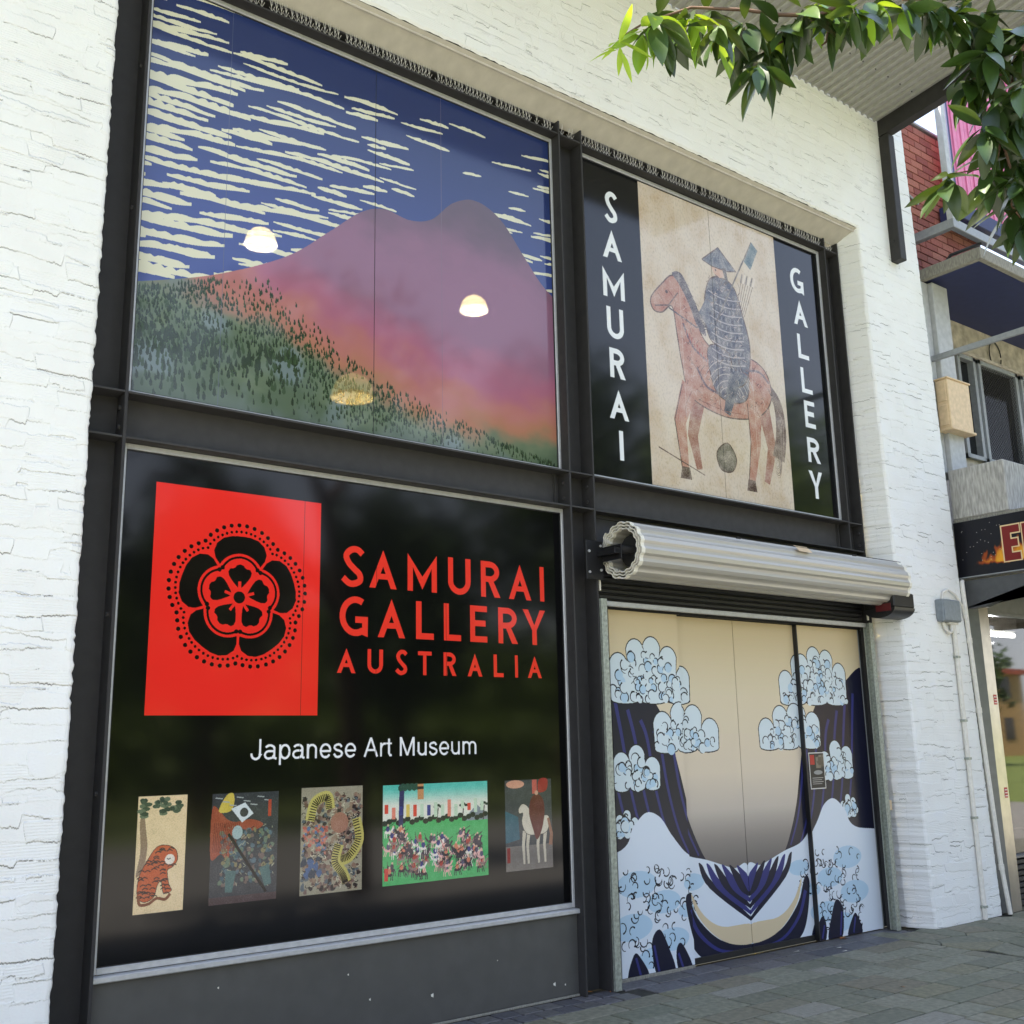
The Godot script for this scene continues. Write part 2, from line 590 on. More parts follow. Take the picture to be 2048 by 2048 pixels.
func materials():
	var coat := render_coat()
	var speck := mottle(512, 0.02, 0.92, 1.0, 21)
	var cloud := mottle(512, 0.02, 0.78, 1.0, 33)
	var streak := mottle(512, 0.014, 0.74, 1.0, 44, 6.0)
	var w := paint(rgb(231, 232, 231), 0.75, 0.0, 0.35)
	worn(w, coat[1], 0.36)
	w.heightmap_enabled = true
	w.heightmap_texture = coat[0]
	w.heightmap_scale = 1.15
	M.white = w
	M.soffit = worn(paint(rgb(196, 190, 178), 0.8), speck, 0.7)
	M.steel = worn(paint(rgb(66, 65, 65), 0.55, 0.0, 0.3), speck, 0.9)
	M.steel_dark = worn(paint(rgb(58, 57, 57), 0.55, 0.0, 0.3), speck, 0.9)
	M.kick = worn(paint(rgb(80, 79, 76), 0.55), speck, 0.5)
	M.black = paint(rgb(22, 22, 24), 0.45)
	M.black_matt = paint(rgb(26, 26, 27), 0.85)
	M.alu = worn(paint(rgb(196, 197, 198), 0.42, 0.35), speck, 1.6)
	M.galv = worn(paint(rgb(176, 182, 170), 0.5, 0.4), cloud, 3.0)
	M.shutter = paint(rgb(178, 174, 165), 0.36, 0.25)
	M.nylon = paint(rgb(226, 222, 208), 0.6)
	M.timber_floor = paint(rgb(90, 80, 70), 0.7)
	M.stone = []
	for c in [[128, 128, 109], [135, 135, 116], [122, 123, 106], [139, 139, 121], [131, 128, 109], [144, 142, 124], [132, 126, 107], [124, 126, 107], [134, 131, 107]]:
		M.stone.append(worn(paint(rgb(c[0], c[1], c[2]), 0.6), cloud, 1.7))
	M.stone_pale = worn(paint(rgb(154, 151, 138), 0.7), streak, 2.3)
	M.tile = []
	for c in [[100, 99, 103], [110, 108, 111], [92, 91, 96], [106, 104, 103]]:
		M.tile.append(worn(paint(rgb(c[0], c[1], c[2]), 0.55), cloud, 2.4))
	M.mortar = worn(paint(rgb(58, 57, 49), 0.9), cloud, 1.3)
	M.pave_far = worn(paint(rgb(126, 125, 114), 0.75), cloud, 0.6)
	M.bounce_plaza = worn(paint(rgb(156, 154, 150), 0.85), cloud, 0.5)
	M.lawn = worn(paint(rgb(122, 138, 66), 0.9), cloud, 0.8)
	M.brick = []
	for c in [[168, 98, 82], [154, 86, 72], [176, 110, 92], [146, 80, 70], [162, 100, 86]]:
		M.brick.append(worn(paint(rgb(c[0], c[1], c[2]), 0.85), cloud, 5.0))
	M.brick_mortar = paint(rgb(78, 56, 50), 0.95)
	M.pink = worn(paint(rgb(214, 120, 158), 0.5), speck, 0.8)
	M.navy = worn(paint(rgb(38, 46, 88), 0.6), speck, 0.8)
	M.concrete = worn(paint(rgb(190, 188, 182), 0.85), streak, 0.8)
	M.concrete_dirty = worn(paint(rgb(150, 147, 136), 0.9), streak, 1.6)
	M.cream_wall = worn(paint(rgb(196, 186, 172), 0.85), cloud, 0.6)
	M.frame_grey = worn(paint(rgb(150, 154, 156), 0.5, 0.2), speck, 1.5)
	M.post_grey = worn(paint(rgb(182, 184, 184), 0.55, 0.1), speck, 1.0)
	M.beige = worn(paint(rgb(222, 196, 158), 0.6), speck, 1.4)
	M.fascia = worn(paint(rgb(78, 80, 82), 0.5), speck, 0.8)
	M.stainless = worn(paint(rgb(186, 178, 164), 0.28, 0.85), speck, 0.7)
	M.stainless_dull = worn(paint(rgb(128, 130, 134), 0.38, 0.7), speck, 0.7)
	M.conduit = worn(paint(rgb(226, 222, 212), 0.5), speck, 2.0)
	M.box_grey = worn(paint(rgb(132, 140, 146), 0.5), speck, 2.0)
	M.red_sticker = paint(rgb(176, 34, 36), 0.5)
	M.white_print = paint(rgb(232, 214, 206), 0.5)
	M.bark = worn(paint(rgb(92, 70, 54), 0.9), streak, 6.0)
	M.twig = paint(rgb(96, 74, 58), 0.85)
	M.wire = paint(rgb(196, 192, 184), 0.4, 0.2)
	M.rust = paint(rgb(150, 84, 46), 0.7)
	M.leaf = []
	for c in [[38, 58, 24], [46, 70, 27], [32, 50, 22], [58, 80, 30]]:
		M.leaf.append(leafy(rgb(c[0], c[1], c[2]), 0.32))
	M.leaf_young = leafy(rgb(140, 172, 54), 0.4)
	M.leaf_light = leafy(rgb(104, 146, 44), 0.35)
	M.leaf_dry = paint(rgb(168, 104, 48), 0.7)
	M.crown = leafy(rgb(48, 68, 28), 0.6)  # darkened green, deep shade inside the crowns put into the colour
	M.crown2 = leafy(rgb(104, 124, 50), 0.6)  # lighter green, sunlight on the trees and hedge put into the colour
	M.corrugated = worn(paint(rgb(160, 160, 154), 0.5, 0.1), speck, 1.0)
	M.shop_glass = paint(Color(0.12, 0.13, 0.12, 0.6), 0.03, 0.0, 0.9)
	M.shop_glass.transparency = BaseMaterial3D.TRANSPARENCY_ALPHA
	M.dark_glass = paint(rgb(18, 20, 22), 0.06)
	M.room = paint(rgb(70, 68, 64), 0.9)
	M.opposite = worn(paint(rgb(214, 172, 120), 0.85), cloud, 0.3)
	M.opposite_red = paint(rgb(176, 88, 70), 0.85)

func leafy(c: Color, rough: float) -> StandardMaterial3D:
	var m := paint(c, rough)
	m.backlight_enabled = true
	m.backlight = Color(0.17, 0.21, 0.04) if c.g < 0.5 else Color(0.55, 0.62, 0.12)
	return m

func print_material(cv: Canvas, rough: float, alpha := 1.0, coat := 0.0, gloss := 0.38) -> StandardMaterial3D:
	var m := StandardMaterial3D.new()
	m.albedo_texture = cv.texture()
	m.roughness = rough
	m.metallic_specular = gloss
	m.cull_mode = BaseMaterial3D.CULL_DISABLED
	if alpha < 1.0:
		m.transparency = BaseMaterial3D.TRANSPARENCY_ALPHA
		m.albedo_color = Color(1, 1, 1, alpha)
	if coat > 0.0:
		m.clearcoat_enabled = true
		m.clearcoat = coat
		m.clearcoat_roughness = 0.08
	return m

# ------------------------------------------------------------------ the prints on the windows
# upper left: a plain hill under rows of cloud
func print_hill() -> Canvas:
	var cv := Canvas.new(-0.0, 6.14, 3.062, 2.604, 400.0)
	var top := rgb(42, 55, 100)
	var low := rgb(64, 80, 142)
	var W := cv.img.get_width()
	var H := cv.img.get_height()
	for y in H: cv.img.fill_rect(Rect2i(0, y, W, 1), top.lerp(low, smoothstep(0.05, 0.62, float(y) / H)))
	var cream := rgb(214, 212, 186)
	var r := RandomNumberGenerator.new()
	r.seed = 12
	var crest := smooth(V([-0.3, 4.10, 0.0, 4.18, 0.45, 4.34, 0.9, 4.58, 1.2, 4.84, 1.42, 5.04, 1.60, 5.12, 1.80, 5.10, 1.98, 5.16, 2.16, 5.34, 2.36, 5.42, 2.58, 5.34, 2.78, 5.12, 2.94, 4.94, 3.08, 4.84, 3.3, 4.7]), false, 8)
	for row in 36:
		var y := 6.12 - row * 0.056 + r.randf_range(-0.012, 0.012)
		var x := r.randf_range(-0.5, 0.0)
		while x < 3.1:
			var len_ := r.randf_range(0.14, 0.46) + (0.55 * r.randf() if x < 0.9 else 0.0)
			var mid := x + len_ * 0.5
			var lim := 0.55 + (6.14 - y) * 2.1
			var dense := clampf((lim - mid) * 1.6, 0.0, 1.0)
			if y < 5.72: dense = minf(dense, clampf((2.15 - mid) * 1.5 + 0.05, 0.0, 1.0))
			if mid > 2.45 and y < 5.5: dense = 0.75
			if mid > 1.2 and y > 5.6 and y < 6.0: dense = 0.30
			if r.randf() < dense:
				var th := r.randf_range(0.015, 0.026) + 0.015 * clampf(1.2 - mid, 0.0, 1.0) * smoothstep(6.1, 5.2, y)
				streak(cv, r, x, y, len_, th, cream)
				x += len_ + r.randf_range(0.02, 0.16)
			else: x += len_ * 0.6
	# the hill itself
	var ci := 0
	for px in W:
		var x := (px + 0.5) / 400.0
		while ci < crest.size() - 2 and crest[ci + 1].x < x: ci += 1
		var ytop := lerpf(crest[ci].y, crest[ci + 1].y, (x - crest[ci].x) / (crest[ci + 1].x - crest[ci].x))
		var yb := 3.62 + 0.70 * exp(-x * 0.95) + 0.06 * sin(x * 2.1)
		for py in range(maxi(0, int((6.14 - ytop) * 400.0)), H):
			var y := 6.14 - (py + 0.5) / 400.0
			var n := noise.get_noise_2d(x * 1.6, y * 2.4)
			var d := y - yb + n * 0.16
			var c := rgb(138, 98, 122).lerp(rgb(96, 80, 92), smoothstep(4.75, 5.4, y + n * 0.2))
			c = c.lerp(rgb(164, 100, 122), smoothstep(0.80, 0.40, d))
			c = c.lerp(rgb(174, 112, 106), smoothstep(0.46, 0.24, d))
			c = c.lerp(rgb(168, 116, 92), smoothstep(0.26, 0.10, d) * (0.4 + 0.6 * smoothstep(0.3, 1.6, x)))
			c = c.lerp(rgb(104, 118, 94), smoothstep(0.14, -0.06, d))
			c = c.lerp(rgb(84, 100, 80), smoothstep(0.0, -0.35, d + n * 0.2))
			c = c.lerp(rgb(122, 136, 150), 0.6 * smoothstep(0.12, 0.45, fine.get_noise_2d(x * 1.7 + 40.0, y * 2.0)) * smoothstep(0.1, -0.1, d))
			cv.img.set_pixel(px, py, c)
	# woods as brush dabs
	for i in 4600:
		var x := r.randf_range(0.0, 3.06)
		var bound := [[0.0, 4.16], [0.5, 4.34], [0.8, 4.42], [1.1, 4.20], [1.35, 4.02], [1.7, 3.88], [2.1, 3.78], [2.6, 3.64], [3.1, 3.55]]
		var ytop := 4.1
		for q in bound.size() - 1:
			if x >= bound[q][0] and x <= bound[q + 1][0]: ytop = lerpf(bound[q][1], bound[q + 1][1], (x - bound[q][0]) / (bound[q + 1][0] - bound[q][0]))
		var y := 3.53 + (ytop - 3.53) * sqrt(r.randf()) * 0.99
		if x > 0.45 and r.randf() < 0.85 * smoothstep(ytop - 0.30, ytop, y): continue
		if x > 1.8 and r.randf() < 0.45: continue
		var s := (0.010 if y > 3.95 or x > 1.0 else 0.017) * r.randf_range(0.7, 1.3)
		var k := r.randf_range(-0.5, 0.1)
		cv.poly(PackedVector2Array([Vector2(x - s * 0.55, y - s * 0.5), Vector2(x - s * 0.40, y + s * 0.8), Vector2(x + k * s, y + s * 2.1), Vector2(x + s * 0.45, y + s * 0.7), Vector2(x + s * 0.5, y - s * 0.6), Vector2(x, y - s * 1.1)]), rgb(46, 60, 42) if r.randf() < 0.7 else rgb(58, 76, 52))
	for x in [0.50, 2.06]: cv.rect(x, 3.53, x + 0.003, 6.15, rgb(92, 96, 118) if x < 1.0 else rgb(120, 104, 120))
	return cv

func streak(cv: Canvas, r: RandomNumberGenerator, x: float, y: float, len_: float, th: float, c: Color):
	var up := PackedVector2Array()
	var dn := PackedVector2Array()
	var n := maxi(5, int(len_ / 0.022))
	var ph := r.randf() * 50.0
	for i in n + 1:
		var t := float(i) / n
		var env := pow(sin(PI * clampf(t, 0.015, 0.985)), 0.28)
		var lump := 0.42 + 0.58 * pow(absf(sin(ph + t * len_ * 30.0 + 1.5 * sin(t * 9.0 + ph))), 0.8)
		var yy := y + t * len_ * 0.075 + 0.016 * sin(ph + t * len_ * 5.0)
		up.append(Vector2(x + t * len_, yy + th * env * lump))
		dn.append(Vector2(x + t * len_, yy - th * 0.55 * env * (0.8 + 0.2 * sin(ph * 2.0 + t * 11.0))))
	dn.reverse()
	up.append_array(dn)
	cv.poly(up, c)

# upper right: name bands beside a parchment with a plain horse and rider
func print_rider() -> Canvas:
	var cv := Canvas.new(3.34, 6.14, 3.05, 2.604, 400.0)
	cv.img.fill(rgb(20, 21, 22))
	var a := cv.px(Vector2(4.012, 6.14))
	var b := cv.px(Vector2(5.745, 3.536))
	for py in range(0, cv.img.get_height()):
		for px in range(int(a.x), int(b.x)):
			var x := px / 400.0
			var y := py / 400.0
			var n := noise.get_noise_2d(x * 2.6, y * 1.6 + 20.0)
			var s := fine.get_noise_2d(x * 40.0, y * 26.0)
			var c := rgb(208, 194, 176).lerp(rgb(190, 168, 140), clampf(n * 1.3 + 0.3, 0.0, 1.0))
			c = c.darkened(clampf(s * 0.16, 0.0, 0.12))
			cv.img.set_pixel(px, py, c)
	var ink := rgb(70, 52, 50)
	var coat := rgb(164, 110, 94)
	var dark := rgb(66, 70, 86)
	# far legs, tail
	for leg in [[4.62, 4.42, 4.50, 4.02, 4.56, 3.74], [5.42, 4.42, 5.50, 4.05, 5.40, 3.74]]:
		cv.line(V(leg), [0.16, 0.07], rgb(142, 94, 82))
	cv.line(Array(smooth(V([5.50, 4.62, 5.62, 4.48, 5.64, 4.22, 5.58, 3.98]), false, 6)), [0.09, 0.16], rgb(96, 78, 76))
	# body, neck and head
	var body := smooth(V([4.42, 4.62, 4.50, 4.36, 4.80, 4.26, 5.10, 4.26, 5.38, 4.34, 5.54, 4.52, 5.50, 4.74, 5.30, 4.84, 4.95, 4.80, 4.72, 4.88, 4.60, 5.10, 4.50, 5.34, 4.36, 5.38, 4.24, 5.28, 4.10, 5.12, 4.12, 5.02, 4.22, 5.02, 4.34, 5.10, 4.38, 4.88]), true, 6)
	outline(cv, body, coat, ink, 0.012)
	for leg in [[4.50, 4.44, 4.36, 4.12, 4.40, 3.70], [5.30, 4.42, 5.28, 4.06, 5.20, 3.70]]:
		cv.line(V(leg), [0.19, 0.075], coat)
		cv.line([Vector2(leg[0] - 0.09, leg[1]), Vector2(leg[2] - 0.06, leg[3]), Vector2(leg[4] - 0.04, leg[5])], 0.010, ink)
		cv.poly(PackedVector2Array(V([leg[4] - 0.07, 3.64, leg[4] + 0.06, 3.64, leg[4] + 0.045, 3.74, leg[4] - 0.045, 3.74])), ink)
	cv.poly(smooth(V([4.36, 5.40, 4.48, 5.42, 4.62, 5.20, 4.74, 4.94, 4.64, 4.98, 4.54, 5.18, 4.44, 5.32]), true, 5), rgb(72, 66, 76))
	cv.disc(Vector2(4.285, 5.215), 0.016, ink)
	cv.line(V([4.14, 5.06, 4.30, 5.10, 4.42, 5.24]), 0.012, ink)
	cv.line(V([4.30, 5.08, 4.62, 4.98, 4.84, 5.04]), 0.014, rgb(60, 56, 66))
	# saddle cloth with bands
	outline(cv, smooth(V([4.78, 4.86, 5.20, 4.86, 5.24, 4.52, 5.10, 4.40, 4.86, 4.42, 4.76, 4.60]), true, 5), rgb(84, 84, 100), ink, 0.010)
	for k in 6: cv.line(Array(arc(Vector2(5.0, 4.40), 0.09 + 0.05 * k, 0.06 + 0.06 * k, 25, 155, 12)), 0.008, rgb(170, 160, 158))
	# rider in layered coat
	outline(cv, smooth(V([4.78, 4.92, 4.74, 5.22, 4.82, 5.46, 4.98, 5.52, 5.14, 5.46, 5.24, 5.20, 5.30, 4.92, 5.22, 4.62, 5.06, 4.56, 5.02, 4.82]), true, 5), dark, ink, 0.012)
	for k in 9:
		var y := 5.36 - k * 0.075
		cv.line(Array(smooth(V([4.80, y, 4.92, y - 0.03, 5.06, y - 0.03, 5.22, y]), false, 4)), 0.011, rgb(158, 152, 158))
	cv.line(V([4.84, 5.30, 4.72, 5.12, 4.84, 5.02]), 0.10, rgb(76, 82, 100))
	cv.line(V([5.10, 4.70, 5.00, 4.44, 4.94, 4.28]), [0.15, 0.08], rgb(58, 62, 76))
	cv.disc(Vector2(4.95, 5.60), 0.085, rgb(196, 150, 128))
	outline(cv, PackedVector2Array(V([4.74, 5.63, 4.96, 5.80, 5.18, 5.63, 5.06, 5.60, 4.86, 5.60])), rgb(92, 98, 112), ink, 0.010)
	cv.disc(Vector2(4.91, 5.575), 0.010, ink)
	cv.line(V([4.86, 5.06, 5.42, 5.98]), 0.016, rgb(90, 84, 84))
	cv.poly(PackedVector2Array(V([5.42, 5.98, 5.50, 5.92, 5.38, 5.70, 5.30, 5.76])), rgb(88, 108, 118))
	# lacing on the coat, hairs, harness and muscle lines in ink
	var lace := rgb(40, 42, 56)
	for k in 9:
		for i in 17:
			var x := 4.79 + i * 0.027
			var y := 5.335 - k * 0.075 - 0.03 * sin(PI * i / 16.0)
			if absf(x - 5.02) < 0.24 - 0.02 * absf(k - 3.0): cv.line([Vector2(x, y), Vector2(x - 0.004, y - 0.034)], 0.008, lace if i % 2 else rgb(136, 132, 142))
	for i in 26:
		var t := i / 25.0
		var q := Vector2(lerpf(4.40, 4.70, t), 5.40 - 0.44 * t)
		cv.line(Array(smooth([q, q + Vector2(0.05, 0.03), q + Vector2(0.10 + 0.02 * sin(i * 2.1), -0.02 - 0.03 * sin(i * 1.3))], false, 4)), [0.010, 0.003], rgb(58, 54, 64))
	for i in 16:
		var q := Vector2(5.50 + 0.007 * i, 4.62 - 0.012 * i)
		cv.line(Array(smooth([q, q + Vector2(0.07, -0.16), q + Vector2(0.08 - 0.006 * i, -0.42 - 0.012 * i), q + Vector2(0.04 - 0.008 * i, -0.60)], false, 5)), [0.009, 0.003], rgb(66, 54, 56) if i % 3 else rgb(150, 124, 116))
	for l in [[4.50, 4.70, 4.62, 4.58, 4.66, 4.44], [5.18, 4.70, 5.36, 4.62, 5.44, 4.48], [4.30, 5.24, 4.38, 5.16, 4.36, 5.06], [4.60, 4.34, 4.90, 4.30, 5.14, 4.31], [4.18, 5.18, 4.24, 5.12, 4.24, 5.06], [5.28, 4.40, 5.38, 4.30, 5.34, 4.16], [4.52, 4.40, 4.44, 4.26, 4.44, 4.14]]:
		cv.line(Array(smooth(V(l), false, 5)), [0.009, 0.004], rgb(112, 66, 58))
	for l in [[4.46, 4.98, 4.56, 4.80, 4.74, 4.70], [5.22, 4.72, 5.40, 4.74, 5.52, 4.66], [4.60, 4.62, 4.70, 4.48, 4.84, 4.44]]: cv.line(Array(smooth(V(l), false, 5)), 0.022, rgb(82, 66, 76))
	for i in 9: cv.line([Vector2(4.50 + i * 0.03, 4.93 - i * 0.026), Vector2(4.49 + i * 0.03, 4.86 - i * 0.026)], [0.012, 0.005], rgb(150, 62, 54))
	for i in 6:
		cv.line([Vector2(5.14 + i * 0.022, 5.22), Vector2(5.26 + i * 0.034, 5.62)], 0.007, rgb(98, 82, 72))
		cv.line([Vector2(5.235 + i * 0.032, 5.54), Vector2(5.262 + i * 0.034, 5.63)], [0.024, 0.014], rgb(214, 204, 192) if i % 2 else rgb(112, 104, 100))
	for k in 7: cv.line([Vector2(4.96, 5.80), Vector2(4.77 + k * 0.063, 5.622)], 0.005, rgb(60, 64, 78))
	cv.line(V([4.90, 5.53, 4.95, 5.515]), 0.008, ink)
	cv.line(V([5.02, 5.62, 5.05, 5.50, 5.00, 5.46]), [0.05, 0.02], rgb(44, 42, 48))
	# sketchy pen lines give the drawing its grey tone
	var r := RandomNumberGenerator.new()
	r.seed = 8
	for i in 420:
		var p := Vector2(r.randf_range(4.45, 5.5), r.randf_range(4.3, 5.5))
		if Geometry2D.is_point_in_polygon(p, body) or (p.x > 4.8 and p.x < 5.25 and p.y > 4.6):
			cv.line([p, p + Vector2(r.randf_range(-0.04, 0.05), r.randf_range(-0.03, 0.05))], 0.005, ink if r.randf() < 0.6 else rgb(196, 170, 160))
	cv.line(V([4.10, 3.86, 4.62, 3.70]), 0.010, ink)
	outline(cv, smooth(V([4.78, 3.92, 4.92, 4.02, 5.02, 3.90, 4.96, 3.78, 4.82, 3.78]), true, 4), rgb(92, 86, 78), ink, 0.01)
	for py in range(0, cv.img.get_height()):
		for px in range(int(a.x), int(b.x)):
			var x := px / 400.0
			var y := py / 400.0
			var n := noise.get_noise_2d(x * 7.0 + 60.0, y * 7.0) + 0.6 * fine.get_noise_2d(x * 55.0, y * 55.0)
			cv.img.set_pixel(px, py, cv.img.get_pixel(px, py).lerp(rgb(206, 194, 182), clampf(0.34 + n * 0.40, 0.0, 0.85)))
	cv.rect(4.44, 3.53, 4.443, 6.15, rgb(214, 206, 194))
	cv.rect(5.30, 3.53, 5.303, 6.15, rgb(214, 206, 194))
	var white := rgb(226, 230, 232)
	for l in [["S", 3.627, 3.763, 5.658, 5.92], ["A", 3.587, 3.792, 5.338, 5.59], ["M", 3.575, 3.805, 5.004, 5.254], ["U", 3.60, 3.778, 4.667, 4.925], ["R", 3.612, 3.775, 4.342, 4.585], ["A", 3.59, 3.792, 4.01, 4.25], ["I", 3.678, 3.720, 3.687, 3.923],
		["G", 5.949, 6.14, 5.654, 5.904], ["A", 5.955, 6.156, 5.33, 5.582], ["L", 5.98, 6.135, 5.003, 5.241], ["L", 5.99, 6.145, 4.672, 4.916], ["E", 6.0, 6.15, 4.345, 4.60], ["R", 6.0, 6.18, 4.02, 4.253], ["Y", 5.985, 6.180, 3.688, 3.94]]:
		letter(cv, l[0], l[1], l[2], l[3], l[4], 0.043, white)
	return cv

func outline(cv: Canvas, p: PackedVector2Array, fill: Color, ink: Color, w: float):
	cv.poly(p, fill)
	var q := Array(p)
	q.append(p[0])
	cv.line(q, w, ink)

# lower left: crest, name and five small pictures
func print_name() -> Canvas:
	var cv := Canvas.new(-0.0, 3.232, 3.062, 2.664, 480.0)
	cv.img.fill(rgb(11, 11, 12))
	var red := rgb(228, 44, 36)
	var blk := rgb(20, 16, 15)
	cv.rect(0.172, 1.787, 1.174, 3.047, red)
	var c := Vector2(0.674, 2.441)
	for k in 5:
		var t := deg_to_rad(72.0 * k)
		var X := func(p: Array):
			var o := PackedVector2Array()
			for q in p: o.append(c + q.rotated(t))
			return o
		var big := V([-0.121, 0.181, -0.148, 0.216, -0.158, 0.255, -0.142, 0.300, -0.105, 0.332, -0.055, 0.347, 0, 0.350, 0.055, 0.347, 0.105, 0.332, 0.142, 0.300, 0.158, 0.255, 0.148, 0.216, 0.121, 0.181])
		big.append_array(arc(Vector2(0, 0.108), 0.1415, 0.1415, 31, 149, 16))
		cv.poly(X.call(big), blk)
		var thin := X.call(arc(Vector2(0, 0.112), 0.116, 0.116, 26, 154, 18))
		cv.line(Array(thin), 0.0125, blk)
		cv.disc(thin[0], 0.0125, blk)
		cv.disc(thin[thin.size() - 1], 0.0125, blk)
		var small := V([0, 0.045, 0.022, 0.066, 0.047, 0.094, 0.065, 0.120, 0.070, 0.143, 0.060, 0.160, 0.040, 0.163, 0.030, 0.168, 0.020, 0.182, 0, 0.188])
		var mir := V([-0.020, 0.182, -0.030, 0.168, -0.040, 0.163, -0.060, 0.160, -0.070, 0.143, -0.065, 0.120, -0.047, 0.094, -0.022, 0.066])
		cv.poly(X.call(small + mir), blk)
	cv.disc(c, 0.051, red)
	for k in 5: cv.line([c + Vector2(0, 0.04).rotated(TAU * k / 5), c + Vector2(0, 0.092).rotated(TAU * k / 5)], 0.017, red)
	cv.disc(c, 0.034, blk)
	for ring in [[55, 0.364, 0.050, 0.0122], [80, 0.330, 0.046, 0.0082]]:
		# equal steps along the lobed curve
		var curve := PackedVector2Array()
		for i in 721:
			var a := deg_to_rad(i * 0.5)
			var rr: float = ring[1] + ring[2] * pow(absf(cos(2.5 * (a - PI * 0.5))), 0.75)
			curve.append(Vector2(cos(a), sin(a)) * rr)
		var total := 0.0
		for i in 720: total += curve[i].distance_to(curve[i + 1])
		var at := 0.0
		var nxt := 0.0
		var i := 0
		while i < 720:
			if at >= nxt:
				cv.disc(c + curve[i], ring[3], blk)
				nxt += total / ring[0]
			at += curve[i].distance_to(curve[i + 1])
			i += 1
	var ink := rgb(228, 56, 42)
	for l in [["S", 1.318, 1.478], ["A", 1.511, 1.708], ["M", 1.787, 2.009], ["U", 2.095, 2.274], ["R", 2.358, 2.519], ["A", 2.589, 2.783], ["I", 2.860, 2.898]]: letter(cv, l[0], l[1], l[2], 2.559, 2.800, 0.040, ink)
	for l in [["G", 1.310, 1.505], ["A", 1.573, 1.770], ["L", 1.851, 1.983], ["L", 2.060, 2.193], ["E", 2.267, 2.405], ["R", 2.496, 2.660], ["Y", 2.704, 2.901]]: letter(cv, l[0], l[1], l[2], 2.256, 2.497, 0.040, ink)
	for l in [["A", 1.298, 1.422], ["U", 1.504, 1.612], ["S", 1.702, 1.787], ["T", 1.864, 1.966], ["R", 2.057, 2.155], ["A", 2.242, 2.360], ["L", 2.453, 2.534], ["I", 2.629, 2.655], ["A", 2.737, 2.858]]: letter(cv, l[0], l[1], l[2], 2.035, 2.182, 0.026, ink)
	grotesque(cv, "Japanese Art Museum", 0.768, 1.545, 0.1546, rgb(232, 232, 232))
	for x in [1.066, 1.563, 2.077]: cv.rect(x, 0.56, x + 0.0025, 3.24, rgb(30, 29, 28))
	pictures(cv)
	# paper grain on the five pictures
	for q in [[0.167, 0.798, 0.424, 1.376], [0.562, 0.803, 0.946, 1.372], [1.085, 0.800, 1.480, 1.381], [1.616, 0.803, 2.386, 1.376], [2.526, 0.806, 2.913, 1.372]]:
		var p0 := cv.px(Vector2(q[0], q[3]))
		var p1 := cv.px(Vector2(q[2], q[1]))
		for py in range(int(p0.y), int(p1.y)):
			for px in range(int(p0.x), int(p1.x)):
				var n := fine.get_noise_2d(px * 0.23, py * 0.23) * 0.14 + noise.get_noise_2d(px * 0.03, py * 0.03) * 0.07
				var c0 := cv.img.get_pixel(px, py)
				cv.img.set_pixel(px, py, c0.darkened(n) if n > 0.0 else c0.lightened(-n))
	return cv

